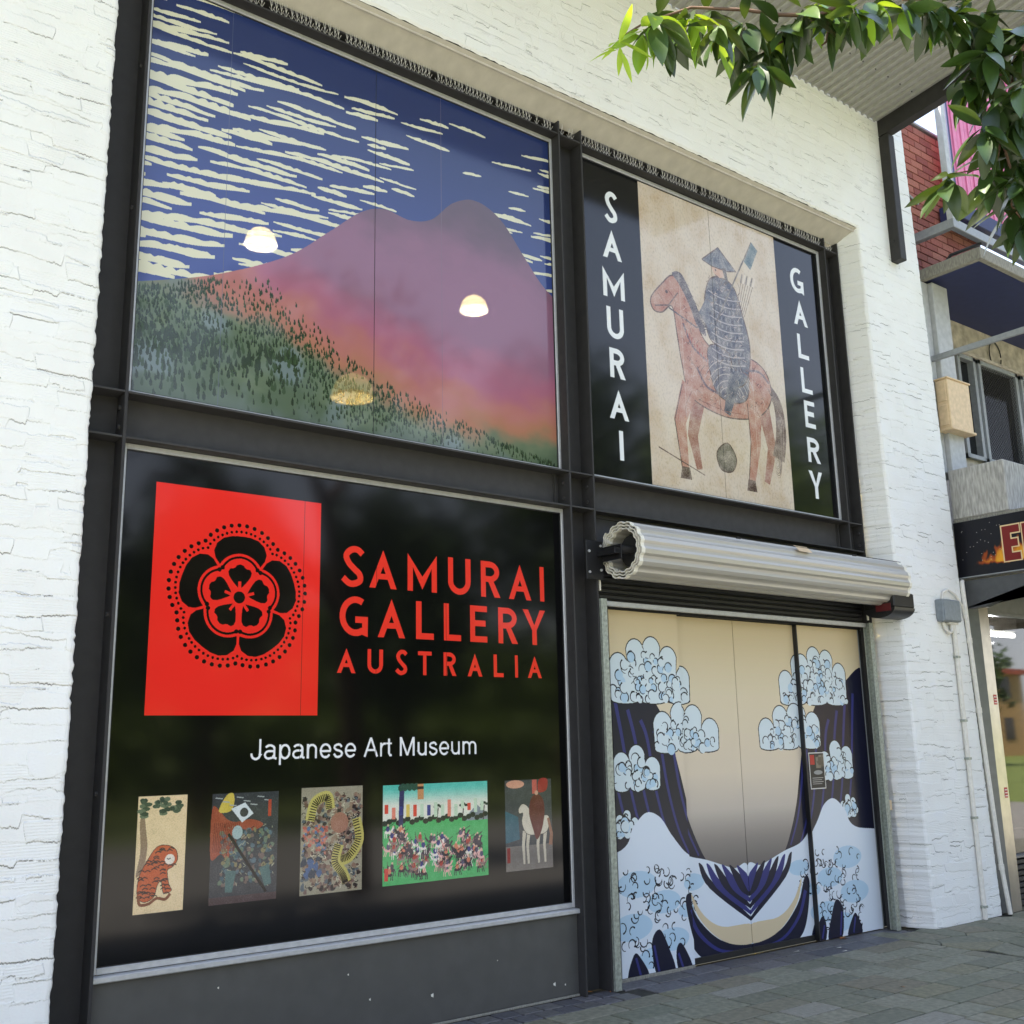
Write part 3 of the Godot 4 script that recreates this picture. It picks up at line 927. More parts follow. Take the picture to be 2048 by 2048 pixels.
func pictures(cv: Canvas):
	var r := RandomNumberGenerator.new()
	r.seed = 31
	# striped cat under a tree
	cv.rect(0.167, 0.798, 0.424, 1.376, rgb(222, 196, 152))
	cv.poly(smooth(V([0.172, 0.98, 0.19, 1.10, 0.18, 1.25, 0.20, 1.28, 0.215, 1.20, 0.225, 1.12, 0.21, 1.02]), true, 4), rgb(140, 116, 92))
	for i in 30: cv.disc(Vector2(r.randf_range(0.25, 0.41), r.randf_range(1.27, 1.365)) if i < 20 else Vector2(r.randf_range(0.175, 0.22), r.randf_range(1.27, 1.36)), r.randf_range(0.012, 0.024), [rgb(70, 84, 66), rgb(96, 108, 84), rgb(52, 66, 54)][i % 3], 0.011)
	var org := rgb(186, 84, 44)
	var cat := smooth(V([0.185, 0.89, 0.19, 0.98, 0.23, 1.06, 0.275, 1.12, 0.33, 1.125, 0.375, 1.10, 0.385, 1.05, 0.36, 1.015, 0.335, 1.0, 0.345, 0.935, 0.36, 0.90, 0.32, 0.89, 0.305, 0.95, 0.285, 0.93, 0.27, 0.875, 0.22, 0.855]), true, 5)
	outline(cv, cat, org, rgb(60, 36, 28), 0.003)
	cv.disc(Vector2(0.345, 1.055), 0.026, rgb(226, 214, 196))
	for i in 90:
		var p := Vector2(r.randf_range(0.19, 0.37), r.randf_range(0.87, 1.11))
		if Geometry2D.is_point_in_polygon(p, cat) and p.distance_to(Vector2(0.345, 1.055)) > 0.03: cv.line(Array(smooth(V([p.x - 0.014, p.y - 0.004, p.x, p.y + 0.004, p.x + 0.016, p.y - 0.003]), false, 3)), 0.005, rgb(44, 28, 24))
	cv.line(Array(smooth(V([0.19, 0.89, 0.20, 0.845, 0.245, 0.845, 0.285, 0.868, 0.33, 0.86, 0.355, 0.885]), false, 4)), 0.014, rgb(120, 66, 40))
	cv.line(V([0.33, 1.06, 0.338, 1.055, 0.35, 1.06]), 0.004, rgb(40, 30, 26))
	# dark sheet: figure in armour with a long pole
	cv.rect(0.562, 0.803, 0.946, 1.372, rgb(56, 58, 62))
	cv.rect(0.562, 0.803, 0.946, 0.84, rgb(74, 58, 58))
	cv.poly(smooth(V([0.563, 1.04, 0.563, 1.29, 0.60, 1.29, 0.645, 1.24, 0.70, 1.22, 0.79, 1.23, 0.86, 1.20, 0.80, 1.17, 0.70, 1.18, 0.675, 1.10, 0.66, 1.02, 0.62, 1.06]), true, 4), rgb(150, 72, 52))
	cv.poly(smooth(V([0.60, 1.28, 0.64, 1.36, 0.68, 1.37, 0.685, 1.31, 0.66, 1.275]), true, 4), rgb(200, 176, 76))
	cv.poly(PackedVector2Array(V([0.67, 1.29, 0.75, 1.32, 0.80, 1.26, 0.735, 1.215])), rgb(206, 212, 210))
	cv.disc(Vector2(0.745, 1.268), 0.024, rgb(60, 60, 62))
	var cols := [rgb(84, 104, 112), rgb(96, 112, 92), rgb(62, 84, 92), rgb(128, 118, 84), rgb(110, 92, 84), rgb(58, 66, 70)]
	for i in 190: cv.poly(scrap(r, Vector2(r.randf_range(0.62, 0.92), r.randf_range(0.90, 1.18)), 0.018), cols[i % 6])
	for i in 110:
		var p := Vector2(r.randf_range(0.62, 0.92), r.randf_range(0.88, 1.20))
		cv.line([p, p + Vector2(r.randf_range(-0.02, 0.02), r.randf_range(-0.02, 0.02))], 0.0035, rgb(30, 30, 32) if i % 2 else rgb(160, 158, 130))
	for i in 14: cv.line([Vector2(0.58 + 0.011 * i, 1.22), Vector2(0.575 + 0.009 * i, 1.07)], 0.004, rgb(112, 48, 38))
	cv.disc(Vector2(0.71, 1.165), 0.030, rgb(158, 176, 172), 0.036)
	cv.line(V([0.66, 1.16, 0.885, 0.845]), 0.015, rgb(16, 15, 16))
	for l in [[0.68, 0.97, 0.67, 0.86], [0.87, 0.98, 0.895, 0.88]]: cv.line(V(l), [0.06, 0.04], rgb(76, 104, 100))
	for i in 8: cv.line([Vector2(0.58 + 0.04 * i, 1.35 - 0.02 * (i % 3)), Vector2(0.62 + 0.04 * i, 1.345 - 0.02 * (i % 3))], 0.006, rgb(160, 164, 160))
	cv.rect(0.885, 1.24, 0.905, 1.33, rgb(170, 66, 48))
	# crowded sheet: wrestler and striped beasts
	cv.rect(1.085, 0.800, 1.480, 1.381, rgb(150, 142, 120))
	var busy := [rgb(96, 72, 62), rgb(132, 104, 88), rgb(52, 44, 42), rgb(116, 92, 84), rgb(84, 92, 96), rgb(140, 118, 96)]
	for i in 420: cv.poly(scrap(r, Vector2(r.randf_range(1.10, 1.465), r.randf_range(0.815, 1.34)), 0.019), busy[i % 6])
	for i in 190:
		var p := Vector2(r.randf_range(1.10, 1.465), r.randf_range(0.815, 1.36))
		cv.line(arc(p, 0.012, 0.009, i * 37.0, i * 37.0 + 160.0, 5), 0.0035, rgb(34, 28, 26) if i % 3 else rgb(196, 186, 160))
	for path in [[1.14, 1.20, 1.17, 1.30, 1.25, 1.33, 1.27, 1.26], [1.44, 1.20, 1.46, 1.08, 1.40, 0.99, 1.33, 0.97], [1.33, 1.06, 1.31, 0.97, 1.36, 0.90, 1.38, 0.85]]:
		var sp := smooth(V(path), false, 8)
		cv.line(Array(sp), 0.058, rgb(186, 174, 96))
		for i in range(1, sp.size() - 1): cv.line([sp[i] + (sp[i + 1] - sp[i - 1]).orthogonal().normalized() * 0.027, sp[i] - (sp[i + 1] - sp[i - 1]).orthogonal().normalized() * 0.012], 0.006, rgb(36, 30, 24))
	cv.disc(Vector2(1.33, 1.18), 0.058, rgb(158, 112, 92))
	for i in 60: cv.poly(scrap(r, Vector2(r.randf_range(1.10, 1.26), r.randf_range(1.02, 1.17)), 0.014), [rgb(176, 92, 76), rgb(88, 108, 140), rgb(190, 120, 100)][i % 3])
	for i in 12: cv.poly(scrap(r, Vector2(r.randf_range(1.11, 1.2), r.randf_range(0.9, 1.0)), 0.03), [rgb(70, 92, 128), rgb(52, 60, 72)][i % 2])
	# green field with many riders
	for i in 60: cv.rect(1.616, 1.376 - (i + 1) * 0.00955, 2.386, 1.376 - i * 0.00955, rgb(86, 186, 168).lerp(rgb(226, 222, 204), smoothstep(0.0, 14.0, i)) if i < 22 else rgb(76, 172, 98))
	cv.poly(PackedVector2Array(V([2.22, 1.165, 2.30, 1.235, 2.386, 1.175, 2.386, 1.14, 2.22, 1.14])), rgb(132, 138, 142))
	for i in 24: cv.disc(Vector2(1.63 + i * 0.032, 1.155 + 0.01 * (i % 3)), 0.020, rgb(36, 44, 40), 0.016)
	cv.line(V([1.74, 1.10, 1.75, 1.376]), [0.030, 0.036], rgb(58, 56, 92))
	for i in 9: cv.disc(Vector2(1.74 + i * 0.016, 1.355 + 0.01 * (i % 2)), 0.018, rgb(46, 78, 64))
	for x in [2.0, 2.19, 2.35]:
		cv.line([Vector2(x, 1.14), Vector2(x + 0.01, 1.23)], 0.007, rgb(60, 46, 40))
		for k in 3: cv.disc(Vector2(x + 0.01 + (k - 1) * 0.02, 1.235 + 0.008 * (k % 2)), 0.014, rgb(40, 52, 44), 0.008)
	cv.rect(1.86, 1.285, 1.905, 1.376, rgb(196, 138, 92))
	cv.rect(1.86, 1.345, 1.905, 1.362, rgb(60, 46, 44))
	var flags := [rgb(214, 74, 60), rgb(224, 132, 110), rgb(60, 62, 124), rgb(220, 190, 96)]
	for i in 15: cv.rect(1.63 + i * 0.05, 1.17 + 0.045 * r.randf(), 1.655 + i * 0.05, 1.24 + 0.04 * r.randf(), flags[i % 4] if i < 5 or i % 3 == 0 else rgb(76, 172, 98).lerp(rgb(226, 222, 204), 0.8))
	var hs := [rgb(226, 216, 204), rgb(44, 36, 44), rgb(142, 112, 104), rgb(228, 176, 164), rgb(60, 50, 60)]
	var men := [rgb(52, 54, 116), rgb(170, 62, 52), rgb(70, 62, 70), rgb(206, 122, 92), rgb(92, 84, 104)]
	for i in 105:
		var p := Vector2(r.randf_range(1.65, 2.35), r.randf_range(0.845, 1.11))
		if p.x > 1.9 and p.y > 1.06: p.y -= 0.15
		var s := r.randf_range(0.7, 1.1) * (1.0 if i % 2 else -1.0)
		cv.disc(p, 0.022, hs[i % 5], 0.010)
		cv.line([p + Vector2(0.022 * s, 0), p + Vector2(0.040 * s, 0.026)], 0.012, hs[i % 5])
		for k in [-0.02, -0.010, 0.012, 0.022]: cv.line([p + Vector2(k, -0.004), p + Vector2(k * 1.3 + 0.006 * s, -0.034)], 0.005, hs[i % 5])
		cv.disc(p + Vector2(0, 0.020), 0.013, men[(i * 3) % 5], 0.017)
		cv.disc(p + Vector2(0.002, 0.040), 0.007, rgb(214, 176, 150))
		cv.line([p + Vector2(-0.03, 0.01), p + Vector2(0.045 * s, 0.05)], 0.0035, rgb(50, 44, 44))
	cv.rect(1.63, 0.83, 1.655, 0.90, rgb(200, 60, 48))
	# dusk sheet with a pale horse
	cv.rect(2.526, 0.806, 2.913, 1.372, rgb(66, 68, 70))
	cv.rect(2.526, 0.806, 2.913, 0.96, rgb(118, 110, 102))
	cv.poly(PackedVector2Array(V([2.526, 0.98, 2.64, 1.0, 2.63, 1.14, 2.526, 1.18])), rgb(52, 92, 104))
	cv.disc(Vector2(2.61, 1.345), 0.075, rgb(206, 150, 122), 0.026)
	cv.poly(PackedVector2Array(V([2.75, 1.28, 2.79, 1.28, 2.79, 1.37, 2.75, 1.37])), rgb(190, 92, 80))
	cv.poly(smooth(V([2.80, 1.29, 2.87, 1.30, 2.88, 1.37, 2.81, 1.37]), true, 4), rgb(152, 48, 46))
	var hb := smooth(V([2.66, 1.10, 2.70, 1.03, 2.80, 1.02, 2.87, 1.04, 2.89, 1.12, 2.85, 1.14, 2.75, 1.11, 2.72, 1.19, 2.67, 1.22, 2.635, 1.19, 2.64, 1.16, 2.67, 1.16]), true, 4)
	for x in [2.68, 2.715, 2.80, 2.855]: cv.line([Vector2(x, 1.05), Vector2(x - 0.012, 0.96), Vector2(x - 0.006, 0.845)], [0.030, 0.016], rgb(196, 184, 162))
	outline(cv, hb, rgb(206, 194, 172), rgb(70, 60, 54), 0.003)
	cv.poly(smooth(V([2.72, 1.16, 2.74, 1.25, 2.79, 1.28, 2.84, 1.24, 2.85, 1.15, 2.82, 1.04, 2.78, 0.99, 2.75, 1.06]), true, 4), rgb(96, 44, 42))
	cv.line(V([2.88, 1.12, 2.905, 1.02, 2.895, 0.95]), [0.02, 0.03], rgb(150, 106, 84))
	cv.disc(Vector2(2.785, 1.285), 0.015, rgb(196, 150, 124))
	cv.rect(2.535, 0.86, 2.56, 0.95, rgb(140, 48, 42))

func scrap(r: RandomNumberGenerator, p: Vector2, s: float) -> PackedVector2Array:
	var o := []
	for i in 5: o.append(p + Vector2(cos(TAU * i / 5.0), sin(TAU * i / 5.0)) * s * r.randf_range(0.3, 1.0))
	return smooth(o, true, 3)

# doors: a plain pattern of rolling water, foam beads and swells, mirrored about the middle joint
func print_sea() -> Canvas:
	var cv := Canvas.new(3.54, 2.57, 3.08, 2.57, 420.0)
	var W := cv.img.get_width()
	var stops := [[2.57, rgb(206, 186, 146)], [1.95, rgb(214, 200, 170)], [1.35, rgb(214, 198, 176)], [1.08, rgb(192, 180, 166)], [0.86, rgb(140, 132, 124)], [0.55, rgb(92, 87, 84)], [0.0, rgb(92, 87, 84)]]
	for py in cv.img.get_height():
		var y := 2.57 - py / 420.0
		var c: Color = stops[0][1]
		for i in stops.size() - 1:
			if y <= stops[i][0] and y >= stops[i + 1][0]: c = stops[i + 1][1].lerp(stops[i][1], (y - stops[i + 1][0]) / (stops[i][0] - stops[i + 1][0]))
		cv.img.fill_rect(Rect2i(0, py, W, 1), c)
	var navy := rgb(30, 31, 48)
	var blue := rgb(52, 54, 112)
	var foam := rgb(206, 218, 222)
	var pale := rgb(176, 202, 220)
	var ink := rgb(26, 27, 34)
	var r := RandomNumberGenerator.new()
	r.seed = 64
	for side in 2:
		var X := func(p: Array):
			var o := PackedVector2Array()
			for q in p:
				var qx := minf(q.x, 4.9465)
				o.append(Vector2(2.0 * 4.945 - qx, q.y) if side else Vector2(qx, q.y))
			return o
		# dark rounded slope at the side, with curved bands
		cv.poly(X.call(Array(smooth(V([3.2, 2.10, 3.6, 2.06, 3.92, 1.94, 4.10, 1.70, 4.20, 1.40, 4.30, 1.06, 4.44, 0.78, 4.64, 0.50, 4.4, 0.35, 3.2, 0.5]), true, 8))), navy)
		for k in 6:
			var x := 3.50 + k * 0.125
			cv.line(Array(X.call(Array(smooth(V([x - 0.05, 1.98 - k * 0.075, x + 0.01, 1.62, x + 0.07, 1.28, x + 0.16, 0.98, x + 0.28, 0.76]), false, 6)))), [0.034, 0.016], blue)
		# banks of bubbles piled up like round hedges, each flat at its foot
		for bank in [[3.54, 4.40, 1.90, 0.46, 120], [3.96, 4.70, 1.54, 0.30, 70], [3.54, 4.00, 1.28, 0.26, 46], [3.54, 3.76, 0.96, 0.16, 22]]:
			var w: float = bank[1] - bank[0]
			var top_ := []
			var lumps := maxi(3, int(w / 0.15))
			var lw := w / lumps
			for q in lumps:
				var yb: float = bank[2] + bank[3] * 0.8 * sin(PI * (0.14 + 0.80 * (q + 0.5) / lumps))
				top_.append_array(arc(Vector2(bank[0] + (q + 0.5) * lw, yb), lw * 0.56, lw * 0.62, 165, 15, 8))
			top_.append(Vector2(bank[1], bank[2]))
			for q in 3: top_.append_array(arc(Vector2(bank[1] - (q + 0.5) * w / 3.0, bank[2]), w / 6.0, 0.03, 0, -180, 6))
			outline(cv, X.call(top_), foam, ink, 0.008)
			for i in bank[4]:
				var p := Vector2(r.randf_range(bank[0], bank[1] - 0.05), bank[2] + bank[3] * r.randf() * 0.8)
				var s := r.randf_range(0.020, 0.042)
				if p.y > bank[2] + bank[3] * (0.8 * sin(PI * (0.12 + 0.88 * (p.x - bank[0]) / w))): continue
				cv.poly(X.call(arc(p, s, s, 0, 360, 16)), foam if i % 3 else pale)
				curl(cv, X, p, s, r.randf_range(-60, 120), ink)
		# near rounded bank of pale water
		cv.poly(X.call(Array(smooth(V([3.0, 0.70, 3.58, 0.86, 3.70, 1.00, 3.84, 1.10, 3.98, 1.06, 4.10, 0.92, 4.26, 0.78, 4.50, 0.72, 4.78, 0.64, 4.96, 0.61, 4.96, -0.1, 3.0, -0.1]), true, 8))), rgb(212, 220, 228))
		for b in [[3.72, 0.62, 0.15], [3.98, 0.48, 0.13], [3.66, 0.34, 0.15], [4.05, 0.22, 0.13], [4.32, 0.58, 0.10], [3.86, 0.12, 0.12], [4.22, 0.40, 0.08]]:
			cv.poly(X.call(arc(Vector2(b[0], b[1]), b[2] * 1.3, b[2] * 0.6, 0, 360, 24)), pale)
		for i in 105:
			var p := Vector2(r.randf_range(3.56, 4.36), r.randf_range(0.05, 0.72))
			if p.y > 0.95 - 0.75 * absf(p.x - 3.9) or (p.x > 4.15 and p.y < 0.34): continue
			curl(cv, X, p, r.randf_range(0.020, 0.036), r.randf_range(0, 360), ink)
		for s in [[3.60, 0.0, 3.66, 0.16, 3.72, 0.14, 3.80, 0.0], [3.88, 0.0, 3.84, 0.22, 3.92, 0.30, 4.00, 0.18, 4.06, 0.0], [4.10, 0.0, 4.08, 0.14, 4.14, 0.18, 4.24, 0.0]]:
			cv.poly(X.call(Array(smooth(V(s), true, 5))), navy)
			cv.line(Array(X.call(V([s[2] + 0.02, s[3] - 0.02, s[2] + 0.06, 0.02]))), 0.02, blue)
		# swells that run down to the middle
		for k in 6:
			var a := Vector2(4.40 + k * 0.085, 0.69 - k * 0.010)
			cv.poly(X.call(Array(smooth([a, a + Vector2(0.035, 0.0), a + Vector2(0.14 + k * 0.012, -0.13), Vector2(4.95, 0.27 + k * 0.045), Vector2(4.95, 0.24 + k * 0.045), a + Vector2(0.10, -0.17)], true, 5))), navy if k % 2 == 0 else blue)
		cv.poly(X.call(Array(smooth(V([4.20, 0.46, 4.26, 0.50, 4.36, 0.32, 4.56, 0.16, 4.78, 0.09, 4.96, 0.07, 4.96, 0.0, 4.55, 0.0, 4.36, 0.06, 4.26, 0.20]), true, 6))), navy)
		cv.line(Array(X.call(Array(smooth(V([4.26, 0.40, 4.36, 0.22, 4.56, 0.08, 4.80, 0.035]), false, 6)))), [0.04, 0.015], blue)
		cv.poly(X.call(Array(smooth(V([4.30, 0.50, 4.42, 0.34, 4.62, 0.235, 4.96, 0.215, 4.96, 0.085, 4.72, 0.10, 4.52, 0.19, 4.36, 0.34]), true, 6))), rgb(208, 190, 156))
	return cv

func curl(cv: Canvas, X: Callable, p: Vector2, s: float, a: float, ink: Color):
	cv.line(Array(X.call(arc(p, s, s, a, a + 200.0, 9))), [0.011, 0.004], ink)

# the poster on the right hand door panel
func print_poster() -> Canvas:
	var cv := Canvas.new(0.0, 0.30, 0.21, 0.30, 900.0)
	cv.img.fill(rgb(214, 210, 202))
	cv.rect(0.008, 0.008, 0.202, 0.292, rgb(48, 44, 42))
	cv.rect(0.014, 0.20, 0.075, 0.28, rgb(176, 52, 44))
	var r := RandomNumberGenerator.new()
	r.seed = 5
	for i in 70: cv.rect(0.08 + 0.11 * r.randf(), 0.16 + 0.11 * r.randf(), 0.085 + 0.115 * r.randf(), 0.165 + 0.12 * r.randf(), [rgb(96, 84, 70), rgb(130, 120, 104), rgb(70, 62, 56)][i % 3])
	cv.disc(Vector2(0.115, 0.135), 0.06, rgb(150, 150, 146), 0.018)
	for k in 4: cv.rect(0.03, 0.088 - k * 0.016, 0.18 - 0.02 * (k % 2), 0.093 - k * 0.016, rgb(176, 172, 166))
	return cv

# restaurant sign: letters and flames on black (x runs along the sign's length)
func print_sign() -> Canvas:
	var cv := Canvas.new(0.0, 0.54, 1.70, 0.54, 460.0)
	for py in cv.img.get_height():
		for px in cv.img.get_width():
			var x := px / 460.0
			var y := 0.54 - py / 460.0
			var n := fine.get_noise_2d(x * 14.0, y * 7.0 - x * 3.0)
			var edge := 0.10 + 0.22 * smoothstep(0.08, 0.48, x) * (0.7 + 0.5 * absf(sin(x * 17.0)))
			var f := smoothstep(edge, edge - 0.20, y + n * 0.10) * smoothstep(0.075, 0.12, y + n * 0.02) * smoothstep(0.05, 0.16, x)
			f *= 1.0 - smoothstep(1.25, 1.5, x)
			var c := rgb(22, 22, 28)
			c = c.lerp(rgb(150, 66, 22), smoothstep(0.0, 0.5, f))
			c = c.lerp(rgb(226, 160, 40), smoothstep(0.45, 1.0, f + n * 0.3))
			cv.img.set_pixel(px, py, c)
	var r := RandomNumberGenerator.new()
	r.seed = 4
	for i in 26: cv.disc(Vector2(r.randf_range(0.03, 0.5), r.randf_range(0.1, 0.5)), 0.004, rgb(170, 166, 160))
	# slab letters: E and the stem that follows it
	for pass_ in 2:
		var g := 0.012 if pass_ == 0 else 0.0
		var c := rgb(222, 196, 150) if pass_ == 0 else rgb(120, 34, 32)
		for b in [[0.478, 0.095, 0.555, 0.425], [0.478, 0.095, 0.635, 0.165], [0.478, 0.225, 0.62, 0.295], [0.478, 0.355, 0.645, 0.425], [0.672, 0.095, 0.750, 0.425]]: cv.rect(b[0] - g, b[1] - g, b[2] + g, b[3] + g, c)
	return cv

# ------------------------------------------------------------------ ground
func ground():
	var st := mb()
	bx(st, Vector3(-14, -0.30, -0.16), Vector3(24, -0.012, 3.6))
	var pv := part("pavement", st, M.mortar)
	tag(pv, "dark bluestone pavement in front of the museum", "", "", "structure")
	st = mb()
	# plain paving beyond the stones that can be told apart
	bx(st, Vector3(-14, -0.011, 3.02), Vector3(24, -0.001, 3.59), 0.004)
	bx(st, Vector3(-14, -0.011, -0.1), Vector3(0.9, -0.001, 3.02), 0.004)
	bx(st, Vector3(10.3, -0.011, -0.1), Vector3(24, -0.001, 3.02), 0.004)
	part("far_paving", st, M.pave_far, pv)
	st = mb()
	bx(st, Vector3(-60, -0.35, 13.5), Vector3(90, 0.02, 120))
	bx(st, Vector3(24, -0.35, -60), Vector3(90, 0.01, 13.5))
	bx(st, Vector3(-60, -0.35, -60), Vector3(-14, 0.01, 13.5))
	var lw := part("lawn", st, M.lawn)
	tag(lw, "mown green lawn across from the museum", "", "", "structure")
	st = mb()
	bx(st, Vector3(-14, -0.30, 3.6), Vector3(24, 0.0, 13.5))  # unseen pale paving, added to bounce sunlight onto the facade
	var pz := part("bounce_plaza", st, M.bounce_plaza)
	tag(pz, "unseen pale concrete paving added before the lawn to bounce sunlight onto the facade", "", "", "structure")
	# running bond of long stones parallel to the facade
	var r := RandomNumberGenerator.new()
	r.seed = 17
	var z := 0.318
	var row := 0
	while z < 3.0:
		var d := 0.2045
		var x := maxf(0.95, 0.75 + 0.95 * z) + r.randf_range(-0.3, 0.0)
		while x < 6.24:
			var w: float = [0.21, 0.34, 0.36, 0.42, 0.52, 0.38][r.randi() % 6]
			var x2 := minf(x + w, 6.255)
			if 6.255 - x2 < 0.14: x2 = 6.255
			var m: Material = M.stone[r.randi() % M.stone.size()]
			if r.randf() < 0.06: m = M.stone_pale
			stone("paving_stone", pv, x, x2, z, z + d, m, r)
			x = x2
		z += d
		row += 1
	# two courses of small dark tiles along the window, larger ones at the doors
	for k in 2:
		var za := 0.035 + k * 0.1415
		for i in 14:
			var xa := 1.05 + i * 0.162 + 0.05 * k
			stone("paving_tile", pv, xa, xa + 0.162, za, za + 0.1415, M.tile[r.randi() % 4], r)
	for k in 2:
		var za := -0.085 + k * 0.2015
		var xa := 3.40 + 0.12 * k
		while xa < 6.66:
			var xb := minf(xa + [0.30, 0.36, 0.33][r.randi() % 3], 6.67)
			stone("paving_tile", pv, xa, xb, za, za + 0.2015, M.tile[r.randi() % 4], r)
			xa = xb
	crazy(pv, r)

func stone(called: String, parent: Node, xa: float, xb: float, za: float, zb: float, m: Material, r: RandomNumberGenerator):
	var g := 0.0075
	var j := func(): return r.randf_range(-0.002, 0.002)
	var st := mb()
	var lift := r.randf_range(-0.0022, 0.0012)
	slab(st, PackedVector2Array([Vector2(xa + g + j.call(), za + g + j.call()), Vector2(xb - g + j.call(), za + g + j.call()), Vector2(xb - g + j.call(), zb - g + j.call()), Vector2(xa + g + j.call(), zb - g + j.call())]), -0.011, lift, 0.003)
	part(called, st, m, parent)

# irregular flagstones in front of the pier and the shop
func crazy(pv: Node, r: RandomNumberGenerator):
	var sites := []
	for i in 15:
		for k in 10:
			sites.append(Vector2(6.1 + i * 0.30 + r.randf_range(-0.13, 0.13) + 0.15 * (k % 2), 0.08 + k * 0.31 + r.randf_range(-0.13, 0.13)))
	for s in sites:
		if s.x < 6.2 or s.x > 10.2 or s.y < 0.1 or s.y > 2.95: continue
		var poly := PackedVector2Array([Vector2(6.262, 0.02), Vector2(10.3, 0.02), Vector2(10.3, 3.02), Vector2(6.262, 3.02)])
		for o in sites:
			if o == s or o.distance_to(s) > 1.2: continue
			var mid: Vector2 = (s + o) * 0.5 - (o - s).normalized() * 0.005
			var n: Vector2 = (o - s).normalized()
			var out := PackedVector2Array()
			for i in poly.size():
				var a := poly[i]
				var b := poly[(i + 1) % poly.size()]
				var da := (a - mid).dot(n)
				var db := (b - mid).dot(n)
				if da <= 0: out.append(a)
				if (da < 0) != (db < 0): out.append(a.lerp(b, da / (da - db)))
			poly = out
			if poly.size() < 3: break
		if poly.size() < 3: continue
		var st := mb()
		slab(st, poly, -0.011, r.randf_range(-0.003, 0.004), 0.004)
		part("flagstone", st, M.stone_pale if r.randf() < 0.08 else M.stone[r.randi() % M.stone.size()], pv)

# ------------------------------------------------------------------ museum
func jag(y: float, s: float) -> float:
	return noise.get_noise_2d(y * 7.0, s * 31.0) * 0.005 + fine.get_noise_2d(y * 17.0, s * 7.0) * 0.008

func pier_left(y: float) -> float: return 6.87 - 0.0242 * y
func pier_right(y: float) -> float: return 7.955 - 0.033 * y

